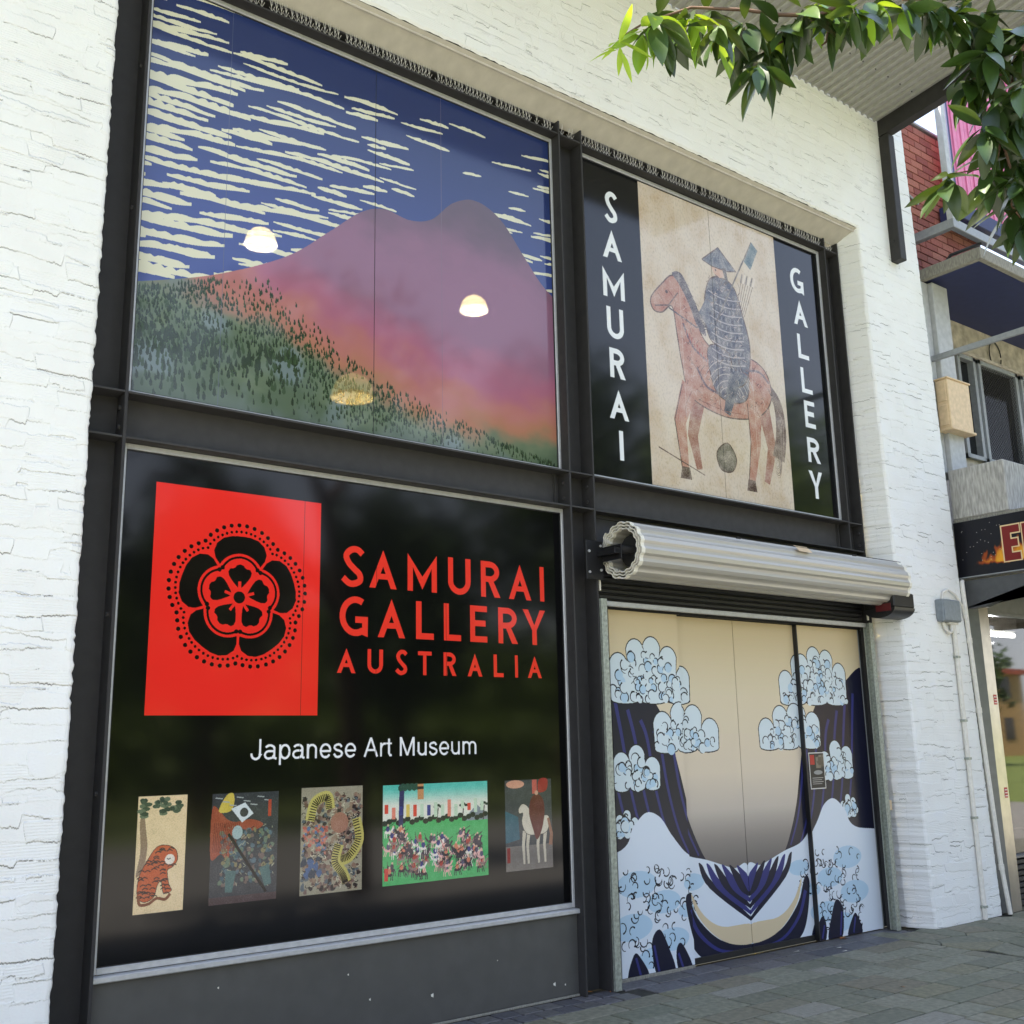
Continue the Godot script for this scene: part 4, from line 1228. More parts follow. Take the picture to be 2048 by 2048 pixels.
func museum():
	var b := thing("museum_building", "white roughly rendered museum front with black steel framed windows and printed doors", "building")
	var top := 9.2
	var step := 0.02
	# left wall
	var rows := []
	var y := 0.0
	while y <= top + 0.001:
		var e := -0.266 + (jag(y, 1.0) if y < 6.42 else 0.0)
		var k_ := 1.0 if y < 6.42 else 0.0
		rows.append([Vector3(-8, y, 0.26), Vector3(-1.2, y, 0.26), Vector3(e - 0.022 * k_, y, 0.26), Vector3(e - 0.008 * k_, y, 0.26 - 0.005 * k_), Vector3(e, y, 0.26 - 0.017 * k_), Vector3(e * 0.5 - 0.14, y, -0.20)])
		y += step
	var st := mb()
	loft(st, rows, Vector3(0.4, 0, 1))
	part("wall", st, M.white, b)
	# pier on the right of the doors
	rows = []
	y = 0.0
	while y <= top + 0.001:
		var e := pier_left(y) + (jag(y, 2.0) if y < 6.42 else 0.0)
		var f := pier_right(y) + jag(y, 3.0)
		var k_ := 1.0 if y < 6.42 else 0.0
		var front := 0.252 + 0.006 * noise.get_noise_2d(y * 3.0, 8.0)
		rows.append([Vector3(e - 0.075, y, -0.20), Vector3(e - 0.070, y, 0.03), Vector3(e - 0.002 * k_, y, 0.26 - 0.020 * k_), Vector3(e + 0.008, y, lerpf(0.26, front, k_)), Vector3(e + 0.024, y, 0.26), Vector3(lerpf(e, f, 0.5), y, 0.26), Vector3(f - 0.022, y, 0.26), Vector3(f - 0.006, y, 0.254), Vector3(f, y, 0.24), Vector3(f, y, -0.35)])
		y += step
	st = mb()
	for k in 9: loft(st, rows.map(func(q): return [q[k], q[k + 1]]), Vector3(-1, 0, 0.3) if k < 3 else (Vector3(0, 0, 1) if k < 6 else Vector3(1, 0, 0.3)))
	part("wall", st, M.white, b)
	# lintel and its soffit
	st = mb()
	var low := []
	var high := []
	var mid_ := []
	for i in 176:
		var t := i / 175.0
		var yl := 6.412 + fine.get_noise_2d(i * 0.9, 3.0) * 0.010
		low.append(Vector3(lerpf(-0.266, pier_left(6.41), t), yl, 0.246))
		mid_.append(Vector3(lerpf(-0.266, pier_left(6.43), t), yl + 0.016, 0.26))
		high.append(Vector3(lerpf(-0.266, pier_left(top), t), top, 0.26))
	loft(st, [low, mid_, high], Vector3(0, -0.2, 1))
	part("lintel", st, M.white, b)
	st = mb()
	quad(st, Vector3(-0.3, 6.405, 0.247), Vector3(6.75, 6.405, 0.247), Vector3(6.75, 6.285, 0.02), Vector3(-0.3, 6.285, 0.02), Vector3.DOWN)
	bx(st, Vector3(-0.3, 6.374, 0.205), Vector3(6.72, 6.390, 0.222), 0.004)
	part("soffit", st, M.soffit, b)
	st = mb()
	bx(st, Vector3(-8, top, -9.2), Vector3(7.62, top + 0.08, 0.30))
	bx(st, Vector3(-8, 0, -9.2), Vector3(-7.8, top, 0.2))
	bx(st, Vector3(7.3, 0, -9.2), Vector3(7.5, top, -0.21))
	bx(st, Vector3(-8, 0, -9.4), Vector3(7.5, top, -9.2))
	part("roof", st, M.concrete, b)
	# the room behind the glass
	st = mb()
	bx(st, Vector3(-0.6, 0.0, -9.15), Vector3(7.2, 0.004, -0.2))
	bx(st, Vector3(-0.6, 7.9, -9.15), Vector3(7.2, 8.0, -0.2))
	bx(st, Vector3(-0.7, 0, -9.15), Vector3(-0.6, 8, -0.2))
	bx(st, Vector3(7.2, 0, -9.15), Vector3(7.29, 8, -0.2))
	bx(st, Vector3(-0.7, 0, -9.19), Vector3(7.29, 8, -9.15))
	bx(st, Vector3(-0.6, 6.42, -0.24), Vector3(7.2, 7.9, -0.2))
	part("gallery_room", st, M.room, b)
	# steel
	for c in [[-0.29, -0.272, -0.054, -0.036, 0.100], [3.078, 3.093, 3.303, 3.318, 0.100], [6.405, 6.420, 6.612, 6.627, 0.078]]:
		st = mb()
		var t: float = c[4]
		var foot := 3.237 if c[0] > 6.0 else 0.0
		bx(st, Vector3(c[0], foot, -0.045), Vector3(c[1], 6.284, t), 0.002)
		bx(st, Vector3(c[2], 0, -0.045), Vector3(c[3], 6.284, t), 0.002)
		bx(st, Vector3(c[1], foot, -0.044), Vector3(c[2], 6.284, -0.030))
		var col := part("steel_column", st, M.steel_dark, b)
		for yy in [3.238, 3.491, 6.167]:
			st = mb()
			bx(st, Vector3(c[1] + 0.001, yy, -0.029), Vector3(c[2] - 0.001, yy + 0.012, t - 0.002), 0.0015)
			part("stiffener_plate", st, M.steel, col)
		for yy in [3.31, 3.42, 2.3, 1.4, 4.6, 5.5]:
			if yy > 3.5 and c[0] > 0.0: continue
			for cx in ([c[2]] if c[0] < 3.0 or c[0] > 6.0 else [c[2], c[0]]):
				if yy < 3.0 and c[0] > 0.0: continue
				st = mb()
				tube(st, [Vector3(cx, yy, 0.035), Vector3(cx - 0.012, yy, 0.035)], 0.013, 6, false)
				part("bolt", st, M.steel, col)
	for s in [[-0.035, 3.077, 0.1], [3.319, 6.404, 0.09]]:
		st = mb()
		bx(st, Vector3(s[0], 3.490, -0.043), Vector3(s[1], 3.503, s[2] - 0.002), 0.002)
		bx(st, Vector3(s[0], 3.237, -0.043), Vector3(s[1], 3.250, s[2] - 0.002), 0.002)
		bx(st, Vector3(s[0], 3.250, -0.042), Vector3(s[1] - 0.05, 3.490, -0.026))
		bx(st, Vector3(s[1] - 0.052, 3.250, -0.041), Vector3(s[1] - 0.046, 3.490, 0.0))
		bx(st, Vector3(s[1] - 0.045, 3.250, -0.042), Vector3(s[1], 3.490, -0.030))
		part("steel_beam", st, M.steel, b)
		st = mb()
		bx(st, Vector3(s[0], 6.167, -0.043), Vector3(s[1], 6.180, s[2] - 0.003), 0.002)
		bx(st, Vector3(s[0], 6.180, -0.042), Vector3(s[1], 6.283, -0.026))
		bx(st, Vector3(s[0], 6.268, -0.025), Vector3(s[1], 6.281, 0.06), 0.002)
		part("steel_beam", st, M.steel_dark, b)
	# windows
	var hill := print_material(print_hill(), 0.08, 0.93, 0.0, 0.55)
	var rider := print_material(print_rider(), 0.08, 0.965, 0.0, 0.5)
	var name_ := print_material(print_name(), 0.085, 1.0, 0.0, 0.45)
	window(b, "printed window above left with a red hill under rows of cloud", 0.0, 3.060, 3.537, 6.138, [0.0, 1.529, 1.534, 3.060], hill, Rect2(0.0, 6.14, 3.062, 2.604))
	window(b, "printed window above right with a horse and rider between black name bands", 3.350, 6.372, 3.537, 6.132, [3.350, 4.858, 4.863, 6.372], rider, Rect2(3.34, 6.14, 3.05, 2.604))
	window(b, "black printed window below left with the red crest and museum name", 0.0, 3.060, 0.572, 3.205, [0.0, 3.060], name_, Rect2(0.0, 3.232, 3.062, 2.664))
	st = mb()
	bx(st, Vector3(-0.034, 0.508, 0.0), Vector3(3.112, 0.538, 0.062), 0.005)
	part("window_sill", st, M.alu, b)
	st = mb()
	bx(st, Vector3(-0.034, 0.016, -0.02), Vector3(3.077, 0.507, 0.032), 0.003)
	var kp := part("kick_panel", st, M.kick, b)
	var cr := RandomNumberGenerator.new()
	cr.seed = 14
	for q in [[1.94, 0.17, 0.012], [2.87, 0.10, 0.012], [2.96, 0.085, 0.007], [1.38, 0.36, 0.006], [1.52, 0.21, 0.007], [2.42, 0.30, 0.004], [0.62, 0.40, 0.006]]:
		st = mb()
		for k in 7:
			var a0 := TAU * k / 7.0
			var a1 := TAU * (k + 1) / 7.0
			var r0: float = q[2] * (0.7 + 0.3 * sin(k * 2.3))
			var r1: float = q[2] * (0.7 + 0.3 * sin(((k + 1) % 7) * 2.3))
			tri(st, Vector3(q[0], q[1], 0.0335), Vector3(q[0] + cos(a0) * r0, q[1] + sin(a0) * r0 * 1.5, 0.0325), Vector3(q[0] + cos(a1) * r1, q[1] + sin(a1) * r1 * 1.5, 0.0325), Vector3.BACK)
		part("paint_chip", st, M.nylon, kp)
	st = mb()
	bx(st, Vector3(-0.034, 0.0, -0.02), Vector3(3.077, 0.015, 0.040), 0.003)
	part("plinth_strip", st, M.concrete_dirty, b)
	# dark panel over the doors
	st = mb()
	bx(st, Vector3(3.319, 2.60, -0.055), Vector3(6.600, 3.236, 0.0))
	bx(st, Vector3(3.319, 3.205, 0.0), Vector3(6.600, 3.222, 0.010), 0.003)
	part("transom_panel", st, M.steel, b)
	for k in 5:
		st = mb()
		bx(st, Vector3(3.38, 2.612 + k * 0.042, 0.004), Vector3(6.56, 2.646 + k * 0.042, 0.030), 0.008)
		part("transom_slat", st, M.black, b)
	doors(b)

func window(b: Node, label: String, x0: float, x1: float, y0: float, y1: float, cuts: Array, m: Material, art: Rect2):
	var st := mb()
	var w := 0.031
	bx(st, Vector3(x0 - w, y0 - w, -0.04), Vector3(x0, y1 + w, 0.014), 0.003)
	bx(st, Vector3(x1, y0 - w, -0.04), Vector3(x1 + w, y1 + w, 0.014), 0.003)
	bx(st, Vector3(x0, y0 - w, -0.04), Vector3(x1, y0, 0.0142), 0.003)
	bx(st, Vector3(x0, y1, -0.04), Vector3(x1, y1 + w, 0.0142), 0.003)
	var f := part("window", st, M.alu, b)
	f.set_meta("label", label)
	st = mb()
	for q in [[x0, y0, x0 + 0.006, y1], [x1 - 0.008, y0, x1, y1], [x0, y0, x1, y0 + 0.005], [x0, y1 - 0.007, x1, y1]]: bx(st, Vector3(q[0], q[1], -0.02), Vector3(q[2], q[3], 0.004))
	part("gasket", st, M.black, f)
	if cuts.size() > 2:
		st = mb()
		bx(st, Vector3(cuts[1], y0, -0.008), Vector3(cuts[2], y1, -0.002))
		part("silicone_joint", st, M.black, f)
	for i in range(0, cuts.size(), 2):
		var uv := Rect2((cuts[i] - art.position.x) / art.size.x, (art.position.y - y1) / art.size.y, (cuts[i + 1] - cuts[i]) / art.size.x, (y1 - y0) / art.size.y)
		part("window_pane", pane(cuts[i], cuts[i + 1], y0, y1, 0.0, 0.006, uv), m, f)

func doors(b: Node):
	var sea := print_material(print_sea(), 0.24)
	var art := Rect2(3.54, 2.57, 3.08, 2.57)
	for d in [[3.545, 4.262, 0.022, 2.552, -0.060, "fixed panel"], [4.262, 4.9425, 0.052, 2.548, -0.100, "leaf"], [4.9475, 5.790, 0.052, 2.548, -0.100, "leaf"], [5.722, 6.585, 0.006, 2.548, -0.062, "fixed panel"]]:
		var st := mb()
		var z: float = d[4]
		# slim dark frame behind the printed sheet
		bx(st, Vector3(d[0], d[2], z - 0.040), Vector3(d[0] + 0.035, d[3], z - 0.007))
		bx(st, Vector3(d[1] - 0.035, d[2], z - 0.040), Vector3(d[1], d[3], z - 0.007))
		bx(st, Vector3(d[0], d[3] - 0.04, z - 0.040), Vector3(d[1], d[3], z - 0.0072))
		bx(st, Vector3(d[0], maxf(0.004, d[2] - 0.045), z - 0.040), Vector3(d[1], d[2], z + (0.004 if d[5] == "leaf" else -0.004)), 0.002)
		if d[0] > 5.7: bx(st, Vector3(d[0] - 0.012, 0.006, z - 0.040), Vector3(d[0] - 0.0005, d[3], z + 0.004), 0.002)
		var door := part("sliding_door" if d[5] == "leaf" else "door_side_panel", st, M.black, b)
		var uv := Rect2((d[0] - art.position.x) / art.size.x, (art.position.y - d[3]) / art.size.y, (d[1] - d[0]) / art.size.x, (d[3] - d[2]) / art.size.y)
		part("door_sheet", pane(d[0] + 0.001, d[1] - 0.001, d[2] + 0.001, d[3], z, 0.005, uv), sea, door)
	var st := mb()
	bx(st, Vector3(3.40, 2.552, -0.13), Vector3(6.60, 2.60, -0.045))
	bx(st, Vector3(3.35, 0.0, -0.13), Vector3(3.545, 2.60, -0.10))
	bx(st, Vector3(6.616, 0.0, -0.14), Vector3(6.85, 3.23, -0.125))
	part("door_frame", st, M.black_matt, b)
	st = mb()
	bx(st, Vector3(6.586, 0.004, -0.10), Vector3(6.615, 2.55, -0.072), 0.002)
	part("door_jamb", st, M.frame_grey, b)
	st = mb()
	bx(st, Vector3(3.40, -0.01, -0.12), Vector3(4.262, 0.020, -0.052), 0.004)
	part("door_threshold", st, M.concrete_dirty, b)
	st = mb()
	bx(st, Vector3(6.640, 0.975, 0.02), Vector3(6.705, 1.060, 0.055), 0.004)
	part("latch_keeper", st, M.beige, b)

# ------------------------------------------------------------------ roller shutter
func shutter():
	var c := Vector3(0, 2.935, 0.262)
	var x0 := 3.405
	var x1 := 6.690
	var t := thing("roller_shutter", "rolled up off white corrugated roller shutter above the museum doors", "roller shutter", Vector3(0, 0, 0))
	# curtain: a corrugated strip wound in a spiral from the wall side
	var turns := 3.05
	var per := 128
	var n := int(turns * per)
	var outer := []
	var inner := []
	for i in n + 1:
		var a := TAU * i / per + 2.4
		var r := 0.212 - 0.0215 * i / per
		var wv := sin(TAU * i / per * 14.0)
		var bump := clampf(wv * 1.7 + 0.35, -1.0, 1.0) * 0.0065 * (r / 0.212)
		var p := Vector3(0, sin(a), cos(a))
		outer.append(c + p * (r + bump))
		inner.append(c + p * (r + bump - 0.0035))
	var st := mb()
	var ends := mb()
	for i in n:
		var seg := [outer[i], outer[i + 1], inner[i + 1], inner[i]]
		var out: Vector3 = (seg[0] + seg[1]) * 0.5 - c
		quad(st, seg[0] + Vector3(x0, 0, 0), seg[1] + Vector3(x0, 0, 0), seg[1] + Vector3(x1, 0, 0), seg[0] + Vector3(x1, 0, 0), out)
		quad(st, seg[3] + Vector3(x0, 0, 0), seg[2] + Vector3(x0, 0, 0), seg[2] + Vector3(x1, 0, 0), seg[3] + Vector3(x1, 0, 0), -out)
		for e in [[x0 - 0.004, x0 + 0.03], [x1 - 0.03, x1 + 0.004]]:
			var g := out.normalized() * 0.0018
			var q := [seg[0] + g, seg[1] + g, seg[2] - g, seg[3] - g]
			for k in 4:
				var j := (k + 1) % 4
				if k == 1 or k == 3: continue
				quad(ends, q[k] + Vector3(e[0], 0, 0), q[j] + Vector3(e[0], 0, 0), q[j] + Vector3(e[1], 0, 0), q[k] + Vector3(e[1], 0, 0), out if k == 0 else -out)
			for x in e: quad(ends, q[0] + Vector3(x, 0, 0), q[1] + Vector3(x, 0, 0), q[2] + Vector3(x, 0, 0), q[3] + Vector3(x, 0, 0), Vector3(x - (e[0] + e[1]) * 0.5, 0, 0))
	var curtain := part("shutter_curtain", st, M.shutter, t)
	part("edge_strip", ends, M.nylon, curtain)
	# seam, clips and a scrap of tape on the drum
	st = mb()
	for a in [0.86]: bx(st, Vector3(x0 + 0.05, c.y + 0.219 * sin(a), c.z + 0.219 * cos(a)), Vector3(x1 - 0.05, c.y + 0.219 * sin(a) + 0.004, c.z + 0.219 * cos(a) + 0.005))
	part("seam_cord", st, M.black_matt, curtain)
	for xx in [4.46, 5.93]:
		st = mb()
		bx(st, Vector3(xx, c.y + 0.160, c.z + 0.145), Vector3(xx + 0.05, c.y + 0.174, c.z + 0.156), 0.002, Transform3D.IDENTITY)
		part("cord_clip", st, M.black_matt, curtain)
	st = mb()
	loft(st, [0, 1, 2, 3].map(func(k): return [Vector3(5.17, c.y + 0.2225 * sin(0.60 + k * 0.12), c.z + 0.2225 * cos(0.60 + k * 0.12)), Vector3(5.34, c.y + 0.2225 * sin(0.58 + k * 0.12), c.z + 0.2225 * cos(0.58 + k * 0.12))]), Vector3(0, 1, 1))
	part("tape_scrap", st, M.beige, curtain)
	# the end of the curtain that hangs to the guide
	st = mb()
	bx(st, Vector3(x0 - 0.062, 2.66, 0.060), Vector3(x0 - 0.046, 2.90, 0.082), 0.003)
	part("edge_strip", st, M.nylon, curtain)
	st = mb()
	bx(st, Vector3(x1 - 0.12, 2.62, 0.060), Vector3(x1 - 0.105, 2.74, 0.078), 0.003)
	part("edge_strip", st, M.nylon, curtain)
	st = mb()
	bx(st, Vector3(3.42, 2.560, 0.018), Vector3(6.575, 2.597, 0.046), 0.004)
	part("bottom_rail", st, M.alu, t)
	st = mb()
	tube(st, [Vector3(3.36, c.y, c.z), Vector3(x1 + 0.05, c.y, c.z)], 0.030, 14)
	part("axle", st, M.steel, t)
	st = mb()
	tube(st, [Vector3(x0 + 0.10, c.y, c.z), Vector3(x1 - 0.10, c.y, c.z)], 0.120, 22)
	part("spring_drum", st, M.black_matt, t)
	# bracket
	st = mb()
	bx(st, Vector3(3.20, 2.73, 0.104), Vector3(3.36, 3.01, 0.112), 0.002)
	bx(st, Vector3(3.352, 2.86, 0.105), Vector3(3.362, 2.965, 0.31), 0.002)
	bx(st, Vector3(3.30, 2.895, 0.112), Vector3(3.368, 2.935, 0.30), 0.002)
	var br := part("bracket", st, M.black, t)
	for p in [[3.335, 2.975], [3.335, 2.80], [3.225, 2.93], [3.225, 2.78]]:
		st = mb()
		tube(st, [Vector3(p[0], p[1], 0.112), Vector3(p[0], p[1], 0.121)], 0.010, 6, false)
		part("bolt", st, M.alu, br)
	# galvanised guides
	st = mb()
	bx(st, Vector3(3.318, 0.003, 0.116), Vector3(3.372, 2.598, 0.122), 0.0015)
	bx(st, Vector3(3.318, 0.003, 0.066), Vector3(3.324, 2.598, 0.1155))
	bx(st, Vector3(3.318, 0.003, 0.060), Vector3(3.372, 2.598, 0.0655))
	part("guide_rail", st, M.galv, t)
	st = mb()
	bx(st, Vector3(3.319, 0.003, 0.0), Vector3(3.345, 2.62, 0.059))
	part("guide_backing", st, M.black_matt, t)
	st = mb()
	bx(st, Vector3(6.566, 0.003, 0.078), Vector3(6.625, 2.598, 0.085), 0.0015)
	bx(st, Vector3(6.566, 0.003, 0.018), Vector3(6.6, 2.598, 0.024), 0.0015)
	bx(st, Vector3(6.600, 0.003, 0.018), Vector3(6.606, 2.598, 0.0775))
	part("guide_rail", st, M.galv, t)
	# motor
	st = mb()
	var rows := []
	for k in 13:
		var a := PI * k / 12.0
		rows.append([Vector3(6.47, 2.70 - 0.085 * sin(a) * (1.0 if a > 0 else 1.0), 0.262 - 0.155 * cos(a)), Vector3(6.78, 2.70 - 0.085 * sin(a), 0.262 - 0.155 * cos(a))])
	loft(st, rows, Vector3.DOWN, true)
	bx(st, Vector3(6.47, 2.699, 0.107), Vector3(6.78, 2.83, 0.417), 0.01)
	for x in [6.47, 6.78]:
		for k in 12: tri(st, Vector3(x, 2.70, 0.262), rows[k][0 if x < 6.5 else 1], rows[k + 1][0 if x < 6.5 else 1], Vector3(-1 if x < 6.5 else 1, 0, 0))
	var mo := part("motor_housing", st, M.black, t)
	st = mb()
	bx(st, Vector3(6.47 - 0.003, 2.67, 0.23), Vector3(6.4699, 2.735, 0.38))
	part("motor_label", st, paint(rgb(88, 28, 30), 0.4), mo)

# ------------------------------------------------------------------ canopy
func canopy():
	var t := thing("corrugated_canopy", "pale corrugated metal canopy on a black steel arm above the museum wall", "canopy", Vector3.ZERO)
	var st := mb()
	var slope := 0.10
	var za := 0.262
	var zb := 3.0
	var rows := [[], []]
	var x := -4.0
	var i := 0
	while x < 7.15:
		for q in [[0.0, 0.0], [0.058, 0.0], [0.068, 0.026], [0.088, 0.026], [0.098, 0.0]]:
			rows[0].append(Vector3(x + q[0], 7.738 - q[1], za))
			rows[1].append(Vector3(x + q[0], 7.738 - q[1] + slope * (zb - za), zb))
		x += 0.1
	for k in 2: rows[k].append(Vector3(7.245, 7.738 + slope * (zb - za) * k, zb if k else za))
	loft(st, rows, Vector3.DOWN)
	part("corrugated_sheet", st, M.corrugated, t)
	st = mb()
	var r := RandomNumberGenerator.new()
	r.seed = 2
	for zz in [0.75, 1.35, 2.0]:
		for k in 56:
			var xx := -3.9 + k * 0.2 + 0.0
			var p := Vector3(xx, 7.716 + slope * (zz - za), zz)
			tube(st, [p, p + Vector3(0, -0.010, 0)], 0.006, 6, false)
	part("screws", st, M.black, t).set_meta("kind", "stuff")
	st = mb()
	var q := []
	for zz in [0.262, 3.0]:
		var yy: float = 7.752 + slope * (zz - za)
		q.append([Vector3(7.24, yy - 0.19, zz), Vector3(7.345, yy - 0.19, zz), Vector3(7.345, yy, zz), Vector3(7.24, yy, zz)])
	for k in 4:
		var j := (k + 1) % 4
		quad(st, q[0][k], q[0][j], q[1][j], q[1][k], (q[0][k] + q[0][j]) * 0.5 - Vector3(7.2925, 7.6375, 0.262))
	for e in 2: quad(st, q[e][0], q[e][1], q[e][2], q[e][3], Vector3(0, 0, -1 if e == 0 else 1))
	part("steel_arm", st, M.steel_dark, t)
	st = mb()
	bx(st, Vector3(7.24, 6.190, 0.245), Vector3(7.345, 7.558, 0.368), 0.006)
	var p := part("steel_post", st, M.steel_dark, t)
	for yy in [7.35, 6.85, 6.40]:
		st = mb()
		tube(st, [Vector3(7.24, yy, 0.31), Vector3(7.234, yy, 0.31)], 0.009, 8, false)
		part("bolt", st, M.black, p)
	st = mb()
	bx(st, Vector3(-4.0, 7.72 + slope * 2.75, 2.99), Vector3(7.345, 7.90 + slope * 2.75, 3.03), 0.004)
	part("gutter", st, M.steel_dark, t)

# ------------------------------------------------------------------ the building next door
func neighbour():
	var X := 7.955
	var b := thing("neighbouring_shop", "weathered two storey shop building to the right of the white pier", "building")
	var r := RandomNumberGenerator.new()
	r.seed = 91
	# brick wall
	var st := mb()
	bx(st, Vector3(7.55, 6.335, -0.30), Vector3(9.6, 8.27, -0.012))
	var bw := part("brick_wall", st, M.brick_mortar, b)
	for row in 22:
		var y := 6.345 + row * 0.0865
		var x := 7.58 - 0.115 * (row % 2)
		while x < 9.35:
			st = mb()
			bx(st, Vector3(x, y, -0.10), Vector3(x + 0.222, y + 0.0755, r.randf_range(-0.002, 0.003)), 0.003)
			part("brick", st, M.brick[r.randi() % 5], bw)
			x += 0.231
	st = mb()
	bx(st, Vector3(7.55, 8.271, -0.30), Vector3(9.6, 8.30, 0.012), 0.004)
	part("wall_capping", st, M.frame_grey, b)
	# bare bracket stub fixed to the bricks
	st = mb()
	tube(st, [Vector3(8.05, 7.33, 0.015), Vector3(8.28, 7.25, 0.02)], 0.016, 6)
	part("wall_bracket", st, M.frame_grey, b)
	# upper storey wall with window bays
	st = mb()
	bx(st, Vector3(7.75, 3.0, -0.60), Vector3(9.30, 4.62, -0.32))
	bx(st, Vector3(7.75, 5.86, -0.60), Vector3(16, 6.6, -0.32))
	bx(st, Vector3(9.30, 3.0, -0.60), Vector3(16, 4.62, -0.32))
	bx(st, Vector3(7.75, 4.62, -0.60), Vector3(9.24, 5.86, -0.42))
	part("upper_wall", st, M.cream_wall, b)
	for w in [[9.27, 9.66, false], [9.72, 10.62, true], [10.70, 11.6, true], [11.68, 12.6, true]]:
		st = mb()
		for q in [[w[0], 4.62, w[0] + 0.055, 5.86], [w[1] - 0.055, 4.62, w[1], 5.86], [w[0], 4.62, w[1], 4.67], [w[0], 5.81, w[1], 5.86]]: bx(st, Vector3(q[0], q[1], -0.36), Vector3(q[2], q[3], -0.27), 0.003)
		var f := part("upper_window", st, M.frame_grey, b)
		st = mb()
		bx(st, Vector3(w[0] + 0.05, 4.66, -0.35), Vector3(w[1] - 0.05, 5.82, -0.345))
		part("window_pane", st, M.dark_glass, f)
		if w[2]:
			st = mb()
			var s := 0.052
			var n := int((w[1] - w[0]) / s) + 24
			for k in n:
				for dir in [1, -1]:
					var xa: float = w[0] + 0.05 + (k - 24) * s if dir == 1 else w[0] + 0.05 + k * s
					var a := Vector3(xa, 4.665, -0.300)
					var e := Vector3(xa + dir * 1.15, 5.815, -0.300)
					var lo: float = w[0] + 0.052
					var hi: float = w[1] - 0.052
					var ta := clampf(((lo if dir == 1 else hi) - a.x) / (e.x - a.x), 0.0, 1.0)
					var tb := clampf(((hi if dir == 1 else lo) - a.x) / (e.x - a.x), 0.0, 1.0)
					if tb - ta < 0.02: continue
					tube(st, [a.lerp(e, ta), a.lerp(e, tb)], 0.0035, 4, false)
			part("security_mesh", st, M.black, f)
	# hoop of cable on the wall above
	st = mb()
	tube(st, arc(Vector2(0, 0), 0.13, 0.17, 0, 350, 24).map(func(p): return Vector3(10.20 + p.x, 6.02 + p.y, -0.30)), 0.008, 6)
	part("cable_loop", st, M.black, b)
	st = mb()
	bx(st, Vector3(9.30, 5.862, -0.319), Vector3(16, 5.90, -0.25), 0.004)
	part("window_head", st, M.cream_wall, b)
	# boxed column
	st = mb()
	bx(st, Vector3(8.06, 4.17, -0.10), Vector3(8.345, 6.215, 0.20), 0.006)
	part("boxed_column", st, M.post_grey, b)
	st = mb()
	bx(st, Vector3(7.93, 4.17, 0.02), Vector3(8.055, 6.215, 0.15), 0.006)
	part("downpipe_casing", st, M.post_grey, b)
	# balcony parapet
	st = mb()
	bx(st, Vector3(X, 3.668, 0.20), Vector3(16, 4.166, 0.767), 0.008)
	part("balcony_parapet", st, M.concrete, b)
	st = mb()
	bx(st, Vector3(X - 0.002, 3.632, 0.20), Vector3(16, 3.664, 1.92), 0.004)
	part("awning_ledge", st, M.concrete_dirty, b)
	# street awning: its side beam tapers outwards
	st = mb()
	var q := []
	for x in [X + 0.004, X + 0.10]: q.append([Vector3(x, 2.788, 0.20), Vector3(x, 2.788, 0.42), Vector3(x, 2.945, 0.84), Vector3(x, 2.96, 1.90), Vector3(x, 3.055, 1.90), Vector3(x, 3.055, 0.20)])
	for k in 6:
		var j := (k + 1) % 6
		quad(st, q[0][k], q[0][j], q[1][j], q[1][k], (q[0][k] + q[0][j]) * 0.5 - Vector3(X, 2.93, 0.8))
	for e in 2:
		for k in range(1, 5): tri(st, q[e][0], q[e][k], q[e][k + 1], Vector3(-1 if e == 0 else 1, 0, 0))
	part("awning_side_beam", st, M.fascia, b)
	st = mb()
	bx(st, Vector3(X + 0.11, 3.00, 0.20), Vector3(16, 3.08, 1.90))
	for k in 5: bx(st, Vector3(8.5 + k * 1.1, 2.93, 0.21), Vector3(8.58 + k * 1.1, 2.999, 1.88), 0.004)
	part("awning_ceiling", st, M.cream_wall, b)
	# shopfront
	st = mb()
	bx(st, Vector3(8.26, 2.765, 0.10), Vector3(15, 2.80, 0.19), 0.004)
	bx(st, Vector3(8.26, 2.801, 0.0), Vector3(15, 2.999, 0.16))
	bx(st, Vector3(8.32, 0.45, 0.10), Vector3(15, 0.475, 0.20), 0.004)
	part("shopfront_frame", st, M.stainless_dull, b)
	st = mb()
	bx(st, Vector3(8.30, 0.475, 0.150), Vector3(15, 2.765, 0.158))
	part("shop_window", st, M.shop_glass, b)
	st = mb()
	bx(st, Vector3(8.30, 0.476, 0.02), Vector3(15, 0.70, 0.10), 0.006)
	part("window_counter", st, paint(rgb(96, 62, 44), 0.5), b)
	for k in 8:
		st = mb()
		bx(st, Vector3(8.32, 0.02 + k * 0.053, 0.11), Vector3(15, 0.062 + k * 0.053, 0.165), 0.006)
		part("stall_riser_slat", st, M.black, b)
	st = mb()
	bx(st, Vector3(7.6, 0, -4.0), Vector3(15, 0.003, 0.1))
	bx(st, Vector3(7.6, 0, -4.1), Vector3(15, 3.0, -4.0))
	bx(st, Vector3(14.9, 0, -4.0), Vector3(15, 3.0, 0.1))
	bx(st, Vector3(7.55, 0, -4.0), Vector3(7.65, 3.0, -0.36))
	bx(st, Vector3(7.6, 3.001, -4.0), Vector3(15, 3.06, 0.19))
	part("shop_room", st, M.room, b)
	# faceted stainless cladding of the corner
	st = mb()
	var pl := [Vector2(7.965, 0.205), Vector2(8.128, 0.262), Vector2(8.312, 0.255), Vector2(8.322, 0.14)]
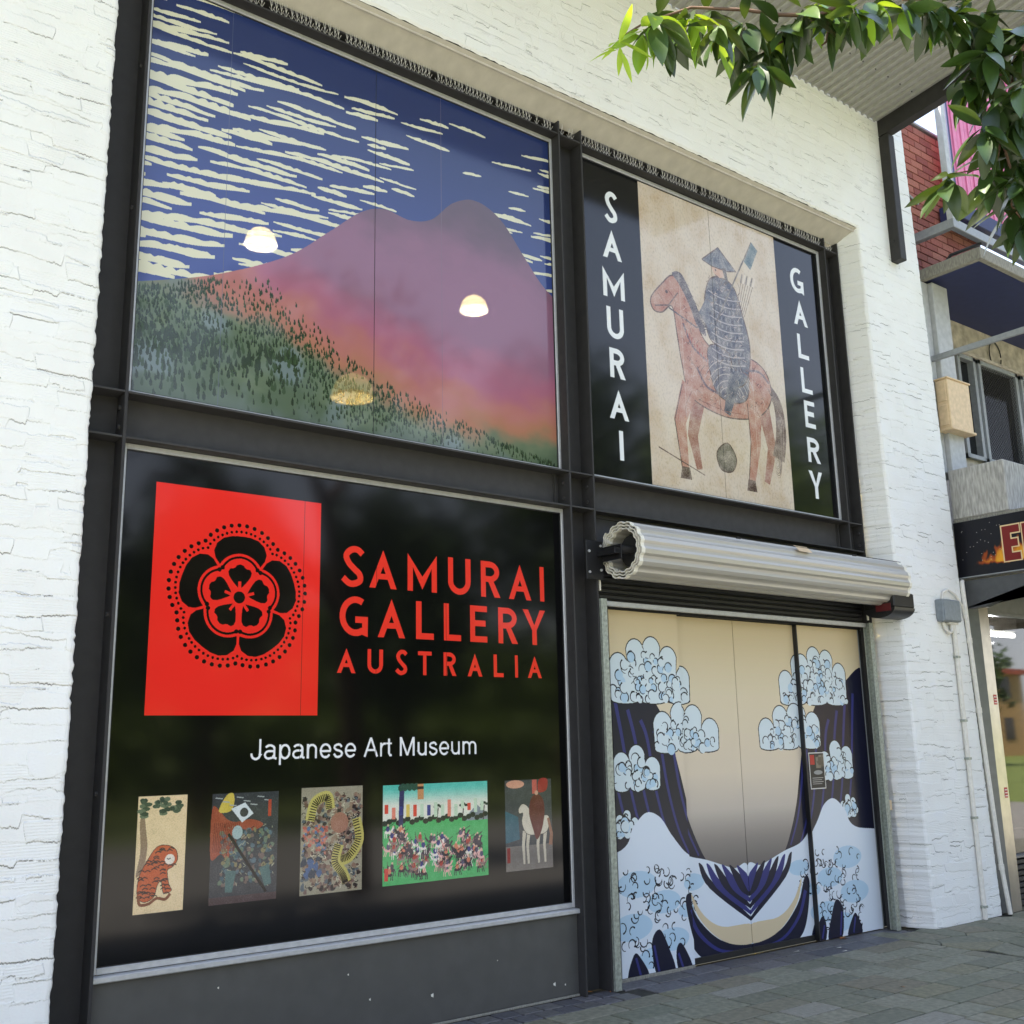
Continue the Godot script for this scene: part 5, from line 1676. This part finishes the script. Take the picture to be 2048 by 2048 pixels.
	for k in 3:
		var a: Vector2 = pl[k]
		var c: Vector2 = pl[k + 1]
		var ss := mb()
		quad(ss, Vector3(a.x, 0.004, a.y), Vector3(c.x, 0.004, c.y), Vector3(c.x, 2.82, c.y), Vector3(a.x, 2.82, a.y), Vector3(-(a.y - c.y) * -1.0, 0, 1))
		bx(ss, Vector3(minf(a.x, c.x) + 0.01, 0.004, 0.12), Vector3(maxf(a.x, c.x) + 0.004, 2.81, 0.19))
		part("corner_cladding", ss, M.stainless_dull if k == 0 else M.stainless, b)
	# tube lamp in the shop
	var lamp := thing("tube_lamp", "lit white tube lamp behind the shop window", "lamp")
	st = mb()
	tube(st, [Vector3(9.55, 2.72, -0.62), Vector3(10.45, 2.72, -0.62)], 0.030, 10)
	var glow := paint(rgb(255, 255, 248), 0.5)
	glow.emission_enabled = true
	glow.emission = Color(1.0, 1.0, 0.95)
	glow.emission_energy_multiplier = 4.0
	part("tube", st, glow, lamp)
	st = mb()
	bx(st, Vector3(9.53, 2.76, -0.66), Vector3(10.48, 3.0, -0.58), 0.004)
	part("batten", st, M.concrete, lamp)
	var al := OmniLight3D.new()
	al.name = "tube_light"
	al.position = Vector3(10.0, 2.62, -0.62)
	al.light_energy = 0.5
	al.omni_range = 8.0
	al.omni_attenuation = 2.0
	al.shadow_enabled = true
	lamp.add_child(al)
	# red stickers
	for y in [1.93, 1.065]:
		var s := thing("warning_sticker", "small red notice sticker %s on the stainless corner beside the shop window" % ("higher up" if y > 1.5 else "lower down"), "sticker", Vector3.ZERO, "red stickers on the steel corner")
		st = mb()
		var z := 0.2570
		quad(st, Vector3(8.225, y - 0.05, z + 0.002), Vector3(8.288, y - 0.05, z + 0.0005), Vector3(8.288, y + 0.045, z + 0.0005), Vector3(8.225, y + 0.045, z + 0.002), Vector3.BACK)
		part("sticker_sheet", st, M.red_sticker, s)
		st = mb()
		for k in 3: quad(st, Vector3(8.233, y - 0.036 + k * 0.027, z + 0.0035), Vector3(8.280, y - 0.036 + k * 0.027, z + 0.002), Vector3(8.280, y - 0.027 + k * 0.027, z + 0.002), Vector3(8.233, y - 0.027 + k * 0.027, z + 0.0035), Vector3.BACK)
		part("print_lines", st, M.white_print, s)
	# restaurant sign on the side of the awning
	var sg := thing("restaurant_sign", "black sign with red outlined letters rising from painted flames on the awning side", "sign")
	st = mb()
	var uvm := print_material(print_sign(), 0.4)
	quad_uv(st, [Vector3(X - 0.016, 3.092, 0.205), Vector3(X - 0.016, 3.092, 1.90), Vector3(X - 0.016, 3.630, 1.90), Vector3(X - 0.016, 3.630, 0.205)], [Vector2(0, 1), Vector2(1, 1), Vector2(1, 0), Vector2(0, 0)], Vector3.LEFT)
	part("sign_face", st, uvm, sg)
	st = mb()
	bx(st, Vector3(X - 0.015, 3.090, 0.204), Vector3(X + 0.05, 3.631, 1.902))
	bx(st, Vector3(X - 0.022, 3.080, 0.204), Vector3(X + 0.02, 3.0895, 1.902))
	part("sign_box", st, M.frame_grey, sg)
	# meter box
	var mbx := thing("meter_box", "faded beige electrical meter box with two small doors beside the mesh window", "electrical box")
	st = mb()
	bx(st, Vector3(7.958, 4.60, 0.165), Vector3(8.372, 5.115, 0.300), 0.008)
	bx(st, Vector3(7.945, 4.578, 0.160), Vector3(8.390, 4.602, 0.318), 0.005)
	bx(st, Vector3(7.945, 5.113, 0.160), Vector3(8.385, 5.132, 0.312), 0.005)
	var body := part("box_body", st, M.beige, mbx)
	for y in [4.63, 4.88]:
		st = mb()
		bx(st, Vector3(7.948, y, 0.185), Vector3(7.957, y + 0.215, 0.280), 0.004)
		part("box_door", st, M.beige, body)
	# galvanised frame with its upright
	var fr := thing("galvanised_frame", "grey galvanised pipe frame standing out from the brick wall", "metal frame")
	st = mb()
	bx(st, Vector3(7.962, 6.665, 0.05), Vector3(8.03, 6.765, 0.49), 0.005)
	bx(st, Vector3(7.945, 6.62, 0.03), Vector3(8.05, 6.81, 0.05), 0.004)
	part("side_rail", st, M.frame_grey, fr)
	st = mb()
	bx(st, Vector3(7.962, 6.665, 0.491), Vector3(14, 6.765, 0.56), 0.005)
	part("front_rail", st, M.frame_grey, fr)
	st = mb()
	bx(st, Vector3(7.975, 6.766, 0.485), Vector3(8.06, 9.4, 0.555), 0.005)
	part("upright", st, M.post_grey, fr)
	st = mb()
	tube(st, [Vector3(8.3, 6.36, 0.1), Vector3(8.32, 6.55, 0.30), Vector3(8.55, 6.66, 0.52)], 0.018, 8)
	part("black_stay", st, M.black, fr)
	# flat roof slab over the balcony, dark blue beneath
	var aw := thing("flat_awning", "mossy concrete edged flat awning with a dark blue underside above the balcony", "awning")
	st = mb()
	bx(st, Vector3(7.955, 6.222, 0.02), Vector3(8.02, 6.345, 0.80), 0.006)
	bx(st, Vector3(8.0205, 6.222, 0.74), Vector3(16, 6.345, 0.80), 0.006)
	part("edge_beam", st, M.concrete_dirty, aw)
	st = mb()
	bx(st, Vector3(8.021, 6.262, -0.31), Vector3(16, 6.33, 0.739))
	part("underside", st, M.navy, aw)
	# flat brace over the balcony
	var fb := thing("balcony_brace", "flat grey metal brace reaching out over the balcony below the blue awning", "brace")
	st = mb()
	bx(st, Vector3(7.975, 5.335, 0.10), Vector3(8.01, 5.395, 1.6), 0.004)
	bx(st, Vector3(7.955, 5.30, 0.09), Vector3(8.025, 5.43, 0.115), 0.004)
	part("brace_bar", st, M.frame_grey, fb)
	# pink screen
	var pk := thing("pink_cladding_screen", "tall pink ribbed metal screen above the grey pipe frame", "screen")
	for k in 34:
		st = mb()
		var x := 8.78 + k * 0.18
		bx(st, Vector3(x, 7.33, 0.17), Vector3(x + 0.174, 9.6, 0.195), 0.004)
		bx(st, Vector3(x + 0.07, 7.33, 0.1955), Vector3(x + 0.10, 9.6, 0.209), 0.004)
		part("ribbed_panel", st, M.pink, pk)
	st = mb()
	bx(st, Vector3(8.74, 7.33, 0.15), Vector3(8.777, 9.6, 0.215), 0.003)
	part("screen_edge", st, M.navy, pk)
	st = mb()
	bx(st, Vector3(8.70, 7.13, 0.02), Vector3(15, 7.325, 0.26), 0.008)
	part("gutter", st, M.navy, pk)

# ------------------------------------------------------------------ small fixtures
func small_things():
	# bird spikes along the upper beams
	var r := RandomNumberGenerator.new()
	r.seed = 41
	for s in [[-0.02, 3.06, 0.060, "long strip of wire bird spikes on the beam above the hill print"], [3.13, 3.285, 0.060, "short strip of wire bird spikes on the middle column between the two long strips"], [3.34, 6.39, 0.055, "long strip of wire bird spikes on the beam above the horse and rider print"], [6.44, 6.60, 0.045, "short strip of wire bird spikes in the top right corner by the pier"]]:
		var t := thing("bird_spike_strip", s[3], "bird spikes", Vector3.ZERO, "bird spikes along the upper beam")
		var st := mb()
		bx(st, Vector3(s[0], 6.1805, s[2] - 0.012), Vector3(s[1], 6.1845, s[2] + 0.012), 0.001)
		part("base_strip", st, M.black, t)
		st = mb()
		var x: float = s[0] + 0.02
		while x < s[1] - 0.015:
			if r.randf() < 0.93:
				var p := Vector3(x, 6.184, s[2])
				var q := p + Vector3(r.randf_range(-0.006, 0.006), 0.052, r.randf_range(-0.006, 0.006))
				var w := 0.0019
				tube(st, [p, q], w, 4, false)
				for d in [[-0.016, 0.048, 0.008], [0.016, 0.048, -0.008], [0.0, 0.052, 0.012]]: tube(st, [q, q + Vector3(d[0], d[1], d[2])], w * 0.85, 4, false)
				for d in [[-0.014, 0.034, -0.008], [0.014, 0.036, 0.010]]: tube(st, [p + Vector3(0, 0.018, 0), p + Vector3(d[0], d[1] + 0.018, d[2])], w * 0.85, 4, false)
			x += 0.0335 + r.randf_range(-0.006, 0.006)
		part("spike_wires", st, M.wire, t)
	# poster
	var po := thing("poster", "small dark poster with a white border stuck on the right door panel", "poster")
	var pm := print_material(print_poster(), 0.35)
	part("poster_sheet", pane(5.748, 5.952, 1.186, 1.483, -0.0585, 0.002, Rect2(0, 0, 1, 1)), pm, po)
	# junction box and conduits on the pier
	var jb := thing("junction_box", "grey electrical junction box on the white pier beside the shop", "electrical box")
	var st := mb()
	bx(st, Vector3(7.375, 2.632, 0.258), Vector3(7.672, 2.838, 0.335), 0.008)
	bx(st, Vector3(7.368, 2.655, 0.262), Vector3(7.374, 2.83, 0.32), 0.002)
	part("box_body", st, M.box_grey, jb)
	st = mb()
	bx(st, Vector3(7.385, 2.642, 0.3352), Vector3(7.662, 2.828, 0.343), 0.004)
	part("box_lid", st, M.box_grey, jb)
	st = mb()
	bx(st, Vector3(7.50, 2.612, 0.262), Vector3(7.66, 2.6315, 0.31), 0.004)
	part("gland_plate", st, M.conduit, jb)
	var c1 := thing("cable_conduit", "white conduit pipe running down the pier from the grey junction box", "pipe", Vector3.ZERO, "white pipes on the pier")
	st = mb()
	tube(st, [Vector3(7.61, 2.612, 0.285), Vector3(7.61, 0.004, 0.285)], 0.021, 12)
	var pipe := part("pipe", st, M.conduit, c1)
	for y in [2.30, 1.72, 1.38, 0.86, 0.10]:
		st = mb()
		bx(st, Vector3(7.582, y, 0.262), Vector3(7.638, y + 0.022, 0.3075), 0.003)
		part("saddle_clip", st, M.galv, pipe)
	st = mb()
	tube(st, [Vector3(7.45, 2.63, 0.275), Vector3(7.46, 2.57, 0.285), Vector3(7.51, 2.53, 0.29), Vector3(7.56, 2.545, 0.29), Vector3(7.575, 2.615, 0.285)], 0.016, 10)
	part("cable_loop", st, M.conduit, c1)
	st = mb()
	tube(st, [Vector3(7.47, 2.838, 0.28), Vector3(7.49, 2.91, 0.285), Vector3(7.58, 2.94, 0.285), Vector3(7.70, 2.90, 0.285), Vector3(7.80, 2.80, 0.285), Vector3(7.84, 2.68, 0.28)], 0.011, 8)
	part("cable_loop", st, M.conduit, c1)
	var c2 := thing("cable_conduit", "white conduit pipe running down the outer edge of the pier against the steel corner", "pipe", Vector3.ZERO, "white pipes on the pier")
	st = mb()
	tube(st, [Vector3(7.92, 3.05, 0.245), Vector3(7.865, 3.03, 0.272), Vector3(7.85, 2.95, 0.282), Vector3(7.862, 2.60, 0.282), Vector3(7.93, 1.30, 0.278), Vector3(7.985, 0.45, 0.276), Vector3(8.022, 0.10, 0.285), Vector3(8.03, 0.004, 0.29)], 0.021, 12)
	pipe = part("pipe", st, M.conduit, c2)
	for p in [Vector3(7.866, 2.50, 0.281), Vector3(7.90, 1.85, 0.280), Vector3(7.985, 0.44, 0.277)]:
		st = mb()
		tube(st, [p, p + Vector3(0.002, -0.05, 0)], 0.026, 12)
		part("coupling", st, M.conduit, pipe)
	# pendant lamps inside, seen through the print
	for l in [[Vector3(2.48, 6.80, -4.0), 0.165, 70.0, "bright dome pendant lamp glowing through the clouds of the window print"], [Vector3(5.21, 6.73, -4.0), 0.165, 70.0, "bright dome pendant lamp glowing through the red slope of the window print"], [Vector3(3.31, 5.16, -3.5), 0.22, 11.0, "dim amber dome pendant lamp glowing low in the window print"]]:
		var t := thing("pendant_lamp", l[3], "lamp", l[0], "pendant lamps in the gallery")
		var rad: float = l[1]
		var warm := paint(rgb(255, 240, 190), 0.5)
		warm.emission_enabled = true
		warm.emission = Color(1.0, 0.90, 0.60) if l[2] > 10.0 else Color(1.0, 0.72, 0.30)
		warm.emission_energy_multiplier = l[2] * 0.6
		var hot := paint(rgb(255, 250, 235), 0.5)
		hot.emission_enabled = true
		hot.emission = Color(1.0, 0.96, 0.85) if l[2] > 20.0 else Color(1.0, 0.8, 0.4)
		hot.emission_energy_multiplier = l[2] if l[2] > 20.0 else 8.0
		var s2 := mb()
		lathe(s2, Vector3.ZERO, [Vector2(rad * 0.35, rad * 0.75), Vector2(rad * 0.6, rad * 0.62), Vector2(rad * 0.82, rad * 0.36), Vector2(rad * 0.96, 0.0), Vector2(rad, -rad * 0.30)], 24)
		part("dome_shade", s2, warm, t)
		s2 = mb()
		tube(s2, arc(Vector2.ZERO, rad, rad, 0, 360, 24).map(func(p): return Vector3(p.x, -rad * 0.32, p.y)), rad * 0.05, 6)
		part("rim", s2, hot, t)
		s2 = mb()
		lathe(s2, Vector3(0, rad * 0.15, 0), [Vector2(0, -rad * 0.35), Vector2(rad * 0.28, -rad * 0.25), Vector2(rad * 0.4, 0), Vector2(rad * 0.28, rad * 0.25), Vector2(0, rad * 0.35)], 14)
		part("bulb", s2, hot, t)
		s2 = mb()
		tube(s2, [Vector3(0, rad * 0.75, 0), Vector3(0, 7.9 - l[0].y, 0)], 0.012, 6)
		part("stem", s2, M.alu, t)
		var o := OmniLight3D.new()
		o.name = "lamp_light"
		o.position = Vector3(0, -rad * 0.5, 0)
		o.light_color = Color(1.0, 0.9, 0.7)
		o.light_energy = 0.25
		o.light_size = 0.1
		o.omni_range = 14.0
		o.omni_attenuation = 2.0
		o.shadow_enabled = true
		t.add_child(o)
	# litter
	var k := 0
	for l in [[Vector3(3.28, 0.004, 0.10), 0.035, 0.4, "curled brown leaf at the foot of the left shutter guide"], [Vector3(3.20, 0.004, 0.02), 0.05, 2.0, "brown leaf in the dark corner beside the steel column"], [Vector3(5.93, 0.004, -0.02), 0.075, 0.1, "long orange brown leaf in front of the right door panel"], [Vector3(4.78, 0.004, 1.30), 0.03, 1.2, "tiny dry leaf out on the paving stones"]]:
		var o := thing("fallen_leaf", l[3], "leaf", l[0], "dry leaves on the paving")
		o.rotation.y = l[2]
		o.add_child(leaf_mesh(leaf_shape(l[1] * 2.0, 0.30, 0.55, 90 + k), M.leaf_dry, "leaf_blade"))
		k += 1
	for l in [[Vector3(5.25, 0.004, 0.07), "white paper scrap on the paving before the middle of the doors"], [Vector3(5.60, 0.004, 0.20), "white paper scrap on the paving before the right door panel"], [Vector3(5.52, 0.004, 0.31), "white paper scrap farther out from the right door panel"], [Vector3(6.55, 0.004, -0.06), "white paper scrap at the foot of the right door jamb"]]:
		var o := thing("paper_scrap", l[1], "litter", l[0], "paper scraps on the paving")
		var s3 := mb()
		var w := 0.028
		tri(s3, Vector3(-w, 0, -0.010), Vector3(w, 0.003, -0.006), Vector3(w * 0.8, 0.001, 0.010), UP)
		tri(s3, Vector3(-w, 0, -0.010), Vector3(w * 0.8, 0.001, 0.010), Vector3(-w * 0.7, 0.004, 0.008), UP)
		part("scrap_sheet", s3, M.nylon, o)

# ------------------------------------------------------------------ leaves and trees
# lance shaped blade along +x from the stalk, folded along its midrib and curling down
func leaf_shape(len_: float, wide: float, curl_: float, seed_: int) -> ArrayMesh:
	var r := RandomNumberGenerator.new()
	r.seed = seed_
	var st := mb()
	var n := 7
	var mid := []
	var lft := []
	var rgt := []
	var twist := r.randf_range(-0.4, 0.4)
	for i in n + 1:
		var t := float(i) / n
		var w := len_ * wide * 0.5 * pow(sin(PI * pow(clampf(t, 0.0, 1.0), 0.82)), 0.85) * (1.0 if t < 0.93 else 0.8)
		if i == n: w = 0.0005
		if i == 0: w = len_ * 0.012
		var p := Vector3(len_ * t * (1.0 - 0.10 * curl_ * t), -len_ * 0.32 * curl_ * t * t, len_ * 0.04 * sin(t * 3.0 + seed_))
		var side := Vector3(0, sin(twist * t), cos(twist * t))
		mid.append(p)
		lft.append(p + side * w + Vector3(0, w * 0.28, 0))
		rgt.append(p - side * w + Vector3(0, w * 0.28, 0))
	loft(st, [lft, mid, rgt], UP, true)
	st.generate_normals()
	return st.commit()

func leaf_mesh(mesh: Mesh, m: Material, called: String) -> MeshInstance3D:
	var o := MeshInstance3D.new()
	o.name = called
	o.mesh = mesh
	o.material_override = m
	return o

func overhanging_tree():
	var t := thing("overhanging_tree", "leafy tree whose glossy green branches hang into the top right of the view", "tree")
	var st := mb()
	tube(st, [Vector3(4.6, 0, 5.6), Vector3(4.55, 1.5, 5.62), Vector3(4.4, 3.0, 5.6), Vector3(4.0, 4.4, 5.4), Vector3(3.4, 5.6, 5.2)], [0.17, 0.14, 0.12, 0.09, 0.05], 12)
	tube(st, [Vector3(4.4, 3.0, 5.6), Vector3(3.4, 4.0, 5.2), Vector3(2.4, 4.45, 4.85), Vector3(1.67, 4.30, 4.62)], [0.09, 0.06, 0.035, 0.018], 8)
	tube(st, [Vector3(2.4, 4.45, 4.85), Vector3(1.7, 4.62, 4.68), Vector3(1.03, 4.19, 4.5)], [0.035, 0.022, 0.012], 8)
	tube(st, [Vector3(4.0, 4.4, 5.4), Vector3(4.9, 5.4, 5.9), Vector3(5.4, 6.2, 6.2)], [0.08, 0.05, 0.02], 8)
	part("trunk", st, M.bark, t)
	# branch A: twigs along the top edge, branch B: twigs on the right
	var limbs := [[[[1.03, 4.19, 4.5], [0.79, 3.78, 4.33], [0.64, 3.62, 4.23], [0.54, 3.56, 4.14], [0.46, 3.57, 4.07], [0.38, 3.58, 4.02], [0.26, 3.59, 3.93], [0.16, 3.55, 3.84], [0.11, 3.51, 3.79]], [[0.54, 3.56, 4.14], [0.48, 3.5, 4.07], [0.43, 3.46, 4.02]], [[0.6, 3.57, 4.18], [0.57, 3.53, 4.15], [0.57, 3.49, 4.14], [0.56, 3.48, 4.13]]],
		[[[1.67, 4.30, 4.62], [1.43, 3.84, 4.45], [1.28, 3.65, 4.35], [1.26, 3.49, 4.29], [1.26, 3.38, 4.26], [1.26, 3.3, 4.23], [1.16, 3.28, 4.15]], [[1.28, 3.64, 4.34], [1.24, 3.57, 4.3], [1.17, 3.56, 4.24]], [[1.26, 3.38, 4.26], [1.3, 3.27, 4.26], [1.31, 3.18, 4.24], [1.34, 3.14, 4.25]], [[1.43, 3.84, 4.45], [1.22, 3.83, 4.35], [1.03, 3.77, 4.25], [0.85, 3.7, 4.22]]]]
	var whorls := [[[0.05, 3.44, 3.85, 0], [0.12, 3.5, 3.87, 1], [0.27, 3.58, 3.84, 2], [0.27, 3.59, 3.91, 1], [0.26, 3.48, 4.02, 2], [0.37, 3.54, 4.02, 2], [0.46, 3.54, 4.07, 2], [0.37, 3.39, 4.06, 2], [0.58, 3.63, 4.12, 1], [0.54, 3.52, 4.25, 2], [0.64, 3.58, 4.25, 2], [0.73, 3.59, 4.29, 2], [0.34, 3.62, 3.92, 2], [0.41, 3.54, 3.95, 2], [0.45, 3.48, 4.04, 2], [0.47, 3.55, 4.14, 2], [0.13, 3.51, 3.92, 2], [0.56, 3.55, 4.18, 2]],
		[[1.05, 3.78, 4.23, 2], [1.13, 3.77, 4.24, 2], [1.22, 3.8, 4.27, 2], [1.31, 3.78, 4.26, 2], [1.15, 3.61, 4.3, 2], [1.3, 3.74, 4.34, 2], [1.21, 3.59, 4.21, 2], [1.18, 3.47, 4.29, 2], [1.18, 3.48, 4.38, 2], [1.36, 3.44, 4.21, 2], [1.11, 3.25, 4.16, 2], [1.21, 3.27, 4.24, 2], [1.39, 3.41, 4.25, 2], [1.33, 3.19, 4.23, 2], [1.34, 3.13, 4.26, 2], [1.26, 3.43, 4.3, 2], [1.12, 3.36, 4.28, 2], [1.21, 3.21, 4.31, 2], [1.4, 3.3, 4.19, 2], [1.21, 3.65, 4.24, 2], [0.98, 3.74, 4.22, 2], [1.26, 3.63, 4.35, 2], [1.2, 3.86, 4.2, 2], [1.26, 3.76, 4.24, 2], [1.32, 3.64, 4.26, 2], [1.27, 3.46, 4.32, 2], [1.31, 3.32, 4.28, 2]]]
	var shapes := []
	for k in 8: shapes.append(leaf_shape(0.116 + 0.007 * (k % 4), 0.31 + 0.03 * (k % 3), 0.2 + 0.16 * (k % 4), k))
	var slim := []
	for k in 3: slim.append(leaf_shape(0.085 + 0.012 * k, 0.20, 0.25, 20 + k))
	var r := RandomNumberGenerator.new()
	r.seed = 63
	var made := 0
	var extra := SurfaceTool.new()
	extra.begin(Mesh.PRIMITIVE_TRIANGLES)
	for bi in 2:
		st = mb()
		for l in limbs[bi]:
			var pts: Array = l.map(func(p): return Vector3(p[0], p[1], p[2]))
			var rad := []
			for i in pts.size(): rad.append(lerpf(0.009 if pts.size() > 5 else 0.005, 0.0022, float(i) / (pts.size() - 1)))
			tube(st, pts, rad, 6)
		var br := part("branch", st, M.twig, t)
		for w in whorls[bi]:
			var at := Vector3(w[0], w[1], w[2])
			var n: int = [8, 9, 10][w[3]]
			var spin := r.randf() * TAU
			var lean := Vector3(r.randf_range(-0.5, 0.5), 0, r.randf_range(-0.5, 0.5))
			for i in n:
				var a := spin + TAU * i / n + r.randf_range(-0.3, 0.3)
				var droop := r.randf_range(0.15, 0.75) if w[3] == 0 else r.randf_range(0.25, 1.35)
				if i == n - 1: droop = -0.4
				var dir := (Vector3(cos(a) * cos(droop), -sin(droop), sin(a) * cos(droop)) + lean * 0.25).normalized()
				var side := dir.cross(UP).normalized().rotated(dir, r.randf_range(-0.5, 0.5))
				var up := side.cross(dir).normalized()
				var m: Material = M.leaf[r.randi() % 4]
				if w[3] == 0: m = M.leaf_young
				elif w[3] == 1 and r.randf() < 0.7: m = M.leaf_light if r.randf() < 0.7 else M.leaf_young
				elif r.randf() < 0.06: m = M.leaf_light
				var sh: Mesh = slim[r.randi() % 3] if w[3] == 0 else shapes[r.randi() % 8]
				var s := r.randf_range(0.75, 1.15) * (1.10 if bi == 1 else 0.97)
				var xf := Transform3D(Basis(dir * s, up * s, dir.cross(up) * s), at - Vector3(0, 0.012 * (i % 3), 0) + dir * 0.006)
				if made >= 300: # past three hundred the remaining leaves are one part
					extra.append_from(sh, 0, xf)
					continue
				made += 1
				var o := leaf_mesh(sh, m, "x")
				var c: int = br.get_meta("n_leaf", 0)
				br.set_meta("n_leaf", c + 1)
				o.name = "leaf" if c == 0 else "leaf_%03d" % c
				o.transform = xf
				br.add_child(o, true)
	var rest := extra.commit()
	if rest.get_surface_count() > 0:
		rest.surface_set_material(0, M.leaf[0])
		put("foliage", rest, t).set_meta("kind", "stuff")
	# the rest of its crown, and an unseen cluster added for shade
	crown(t, Vector3(4.4, 6.6, 6.2), Vector3(2.3, 1.5, 1.9), 1500, 0.13, 7, M.crown)
	crown(t, Vector3(0.1, 5.75, 4.3), Vector3(2.0, 0.85, 1.3), 1100, 0.10, 8, M.crown)  # added between the sun and the hanging leaves to shade them

func crown(parent: Node, c: Vector3, r3: Vector3, n: int, size: float, seed_: int, m: Material):
	var r := RandomNumberGenerator.new()
	r.seed = seed_
	var st := mb()
	for i in n:
		var d := Vector3(r.randfn(), r.randfn(), r.randfn()).normalized() * pow(r.randf(), 0.45)
		var lump := 0.75 + 0.45 * noise.get_noise_3d(d.x * 1.5 + seed_, d.y * 1.5, d.z * 1.5)
		var p := c + d * r3 * lump
		var u := Vector3(r.randfn(), r.randfn() * 0.6, r.randfn()).normalized() * size * r.randf_range(0.6, 1.2)
		var v := u.cross(Vector3(r.randfn(), r.randfn(), r.randfn())).normalized() * size * 0.42
		tri(st, p - u, p + v, p + u, d + UP)
		tri(st, p - u, p + u, p - v, d + UP)
	var o := part("crown", st, m, parent)
	o.set_meta("kind", "stuff")

# ------------------------------------------------------------------ what the windows reflect
func across_the_street():
	var k := 0
	for p in [[Vector3(1.5, 0, 17.5), 7.5, 2.7], [Vector3(6.6, 0, 15.5), 8.0, 2.5], [Vector3(11.8, 0, 16.5), 8.6, 2.7], [Vector3(17.6, 0, 17), 14.5, 4.0], [Vector3(24, 0, 16.5), 14.0, 4.2], [Vector3(30.5, 0, 18.5), 14.5, 4.4], [Vector3(50, 0, 25), 7.5, 3.6], [Vector3(9, 0, 29), 8.5, 4.6], [Vector3(20, 0, 31), 9.0, 4.8]]:
		var t := thing("park_tree", ["broad green tree on the lawn, first from the left", "tall tree on the lawn, second from the left", "young tree on the lawn, third from the left", "tall tree on the lawn behind the others, fourth from the left", "green tree on the lawn, fifth from the left", "large tree on the lawn, sixth from the left", "large tree at the right end of the lawn", "bushy light green tree standing behind the third tree", "bushy light green tree standing behind the fourth tree"][k], "tree", p[0], "trees on the lawn across the street")
		var st := mb()
		tube(st, [Vector3.ZERO, Vector3(0.1, p[1] * 0.3, 0), Vector3(0.0, p[1] * 0.7, 0.1)], [0.28, 0.2, 0.08], 8)
		part("trunk", st, M.bark, t)
		crown(t, Vector3(0, p[1] * 0.60, 0), Vector3(p[2], p[1] * 0.42, p[2]), 1900, 0.42, 50 + k, M.crown2 if k > 6 or k == 4 else M.crown)
		k += 1
	var hd := thing("garden_hedge", "long dark clipped hedge across the lawn below the trees", "hedge", Vector3(10, 0, 24))
	crown(hd, Vector3(0, 1.5, 0), Vector3(26, 1.6, 1.2), 5200, 0.42, 71, M.crown2)
	var tl := thing("distant_treeline", "distant belt of green trees closing off the lawn", "trees", Vector3(24, 0, 58))
	crown(tl, Vector3(0, 6.0, 0), Vector3(62, 6.5, 4.0), 9000, 1.1, 72, M.crown2)
	tl.get_node("crown").set_meta("kind", "stuff")
	for h in [[Vector3(-20, 0, 46), Vector3(16, 9, 8), "long cream building beyond the lawn"], [Vector3(6, 0, 50), Vector3(20, 7, 8), "low orange rendered building beyond the lawn"], [Vector3(66, 0, 36), Vector3(26, 6, 7), "far cream and red building beyond the lawn"]]:
		var t := thing("opposite_building", h[2], "building", h[0])
		var st := mb()
		bx(st, Vector3(-h[1].x * 0.5, 0, 0), Vector3(h[1].x * 0.5, h[1].y, h[1].z))
		part("wall", st, M.opposite, t)
		st = mb()
		bx(st, Vector3(-h[1].x * 0.52, h[1].y, -0.4), Vector3(h[1].x * 0.52, h[1].y + 0.4, h[1].z + 0.4))
		part("roof", st, M.opposite_red, t)
		for i in 5:
			for j in 2:
				st = mb()
				var x: float = -h[1].x * 0.4 + i * h[1].x * 0.2
				bx(st, Vector3(x - 0.7, 1.2 + j * 3.0, -0.05), Vector3(x + 0.7, 2.8 + j * 3.0, 0.02))
				part("window", st, M.dark_glass, t)
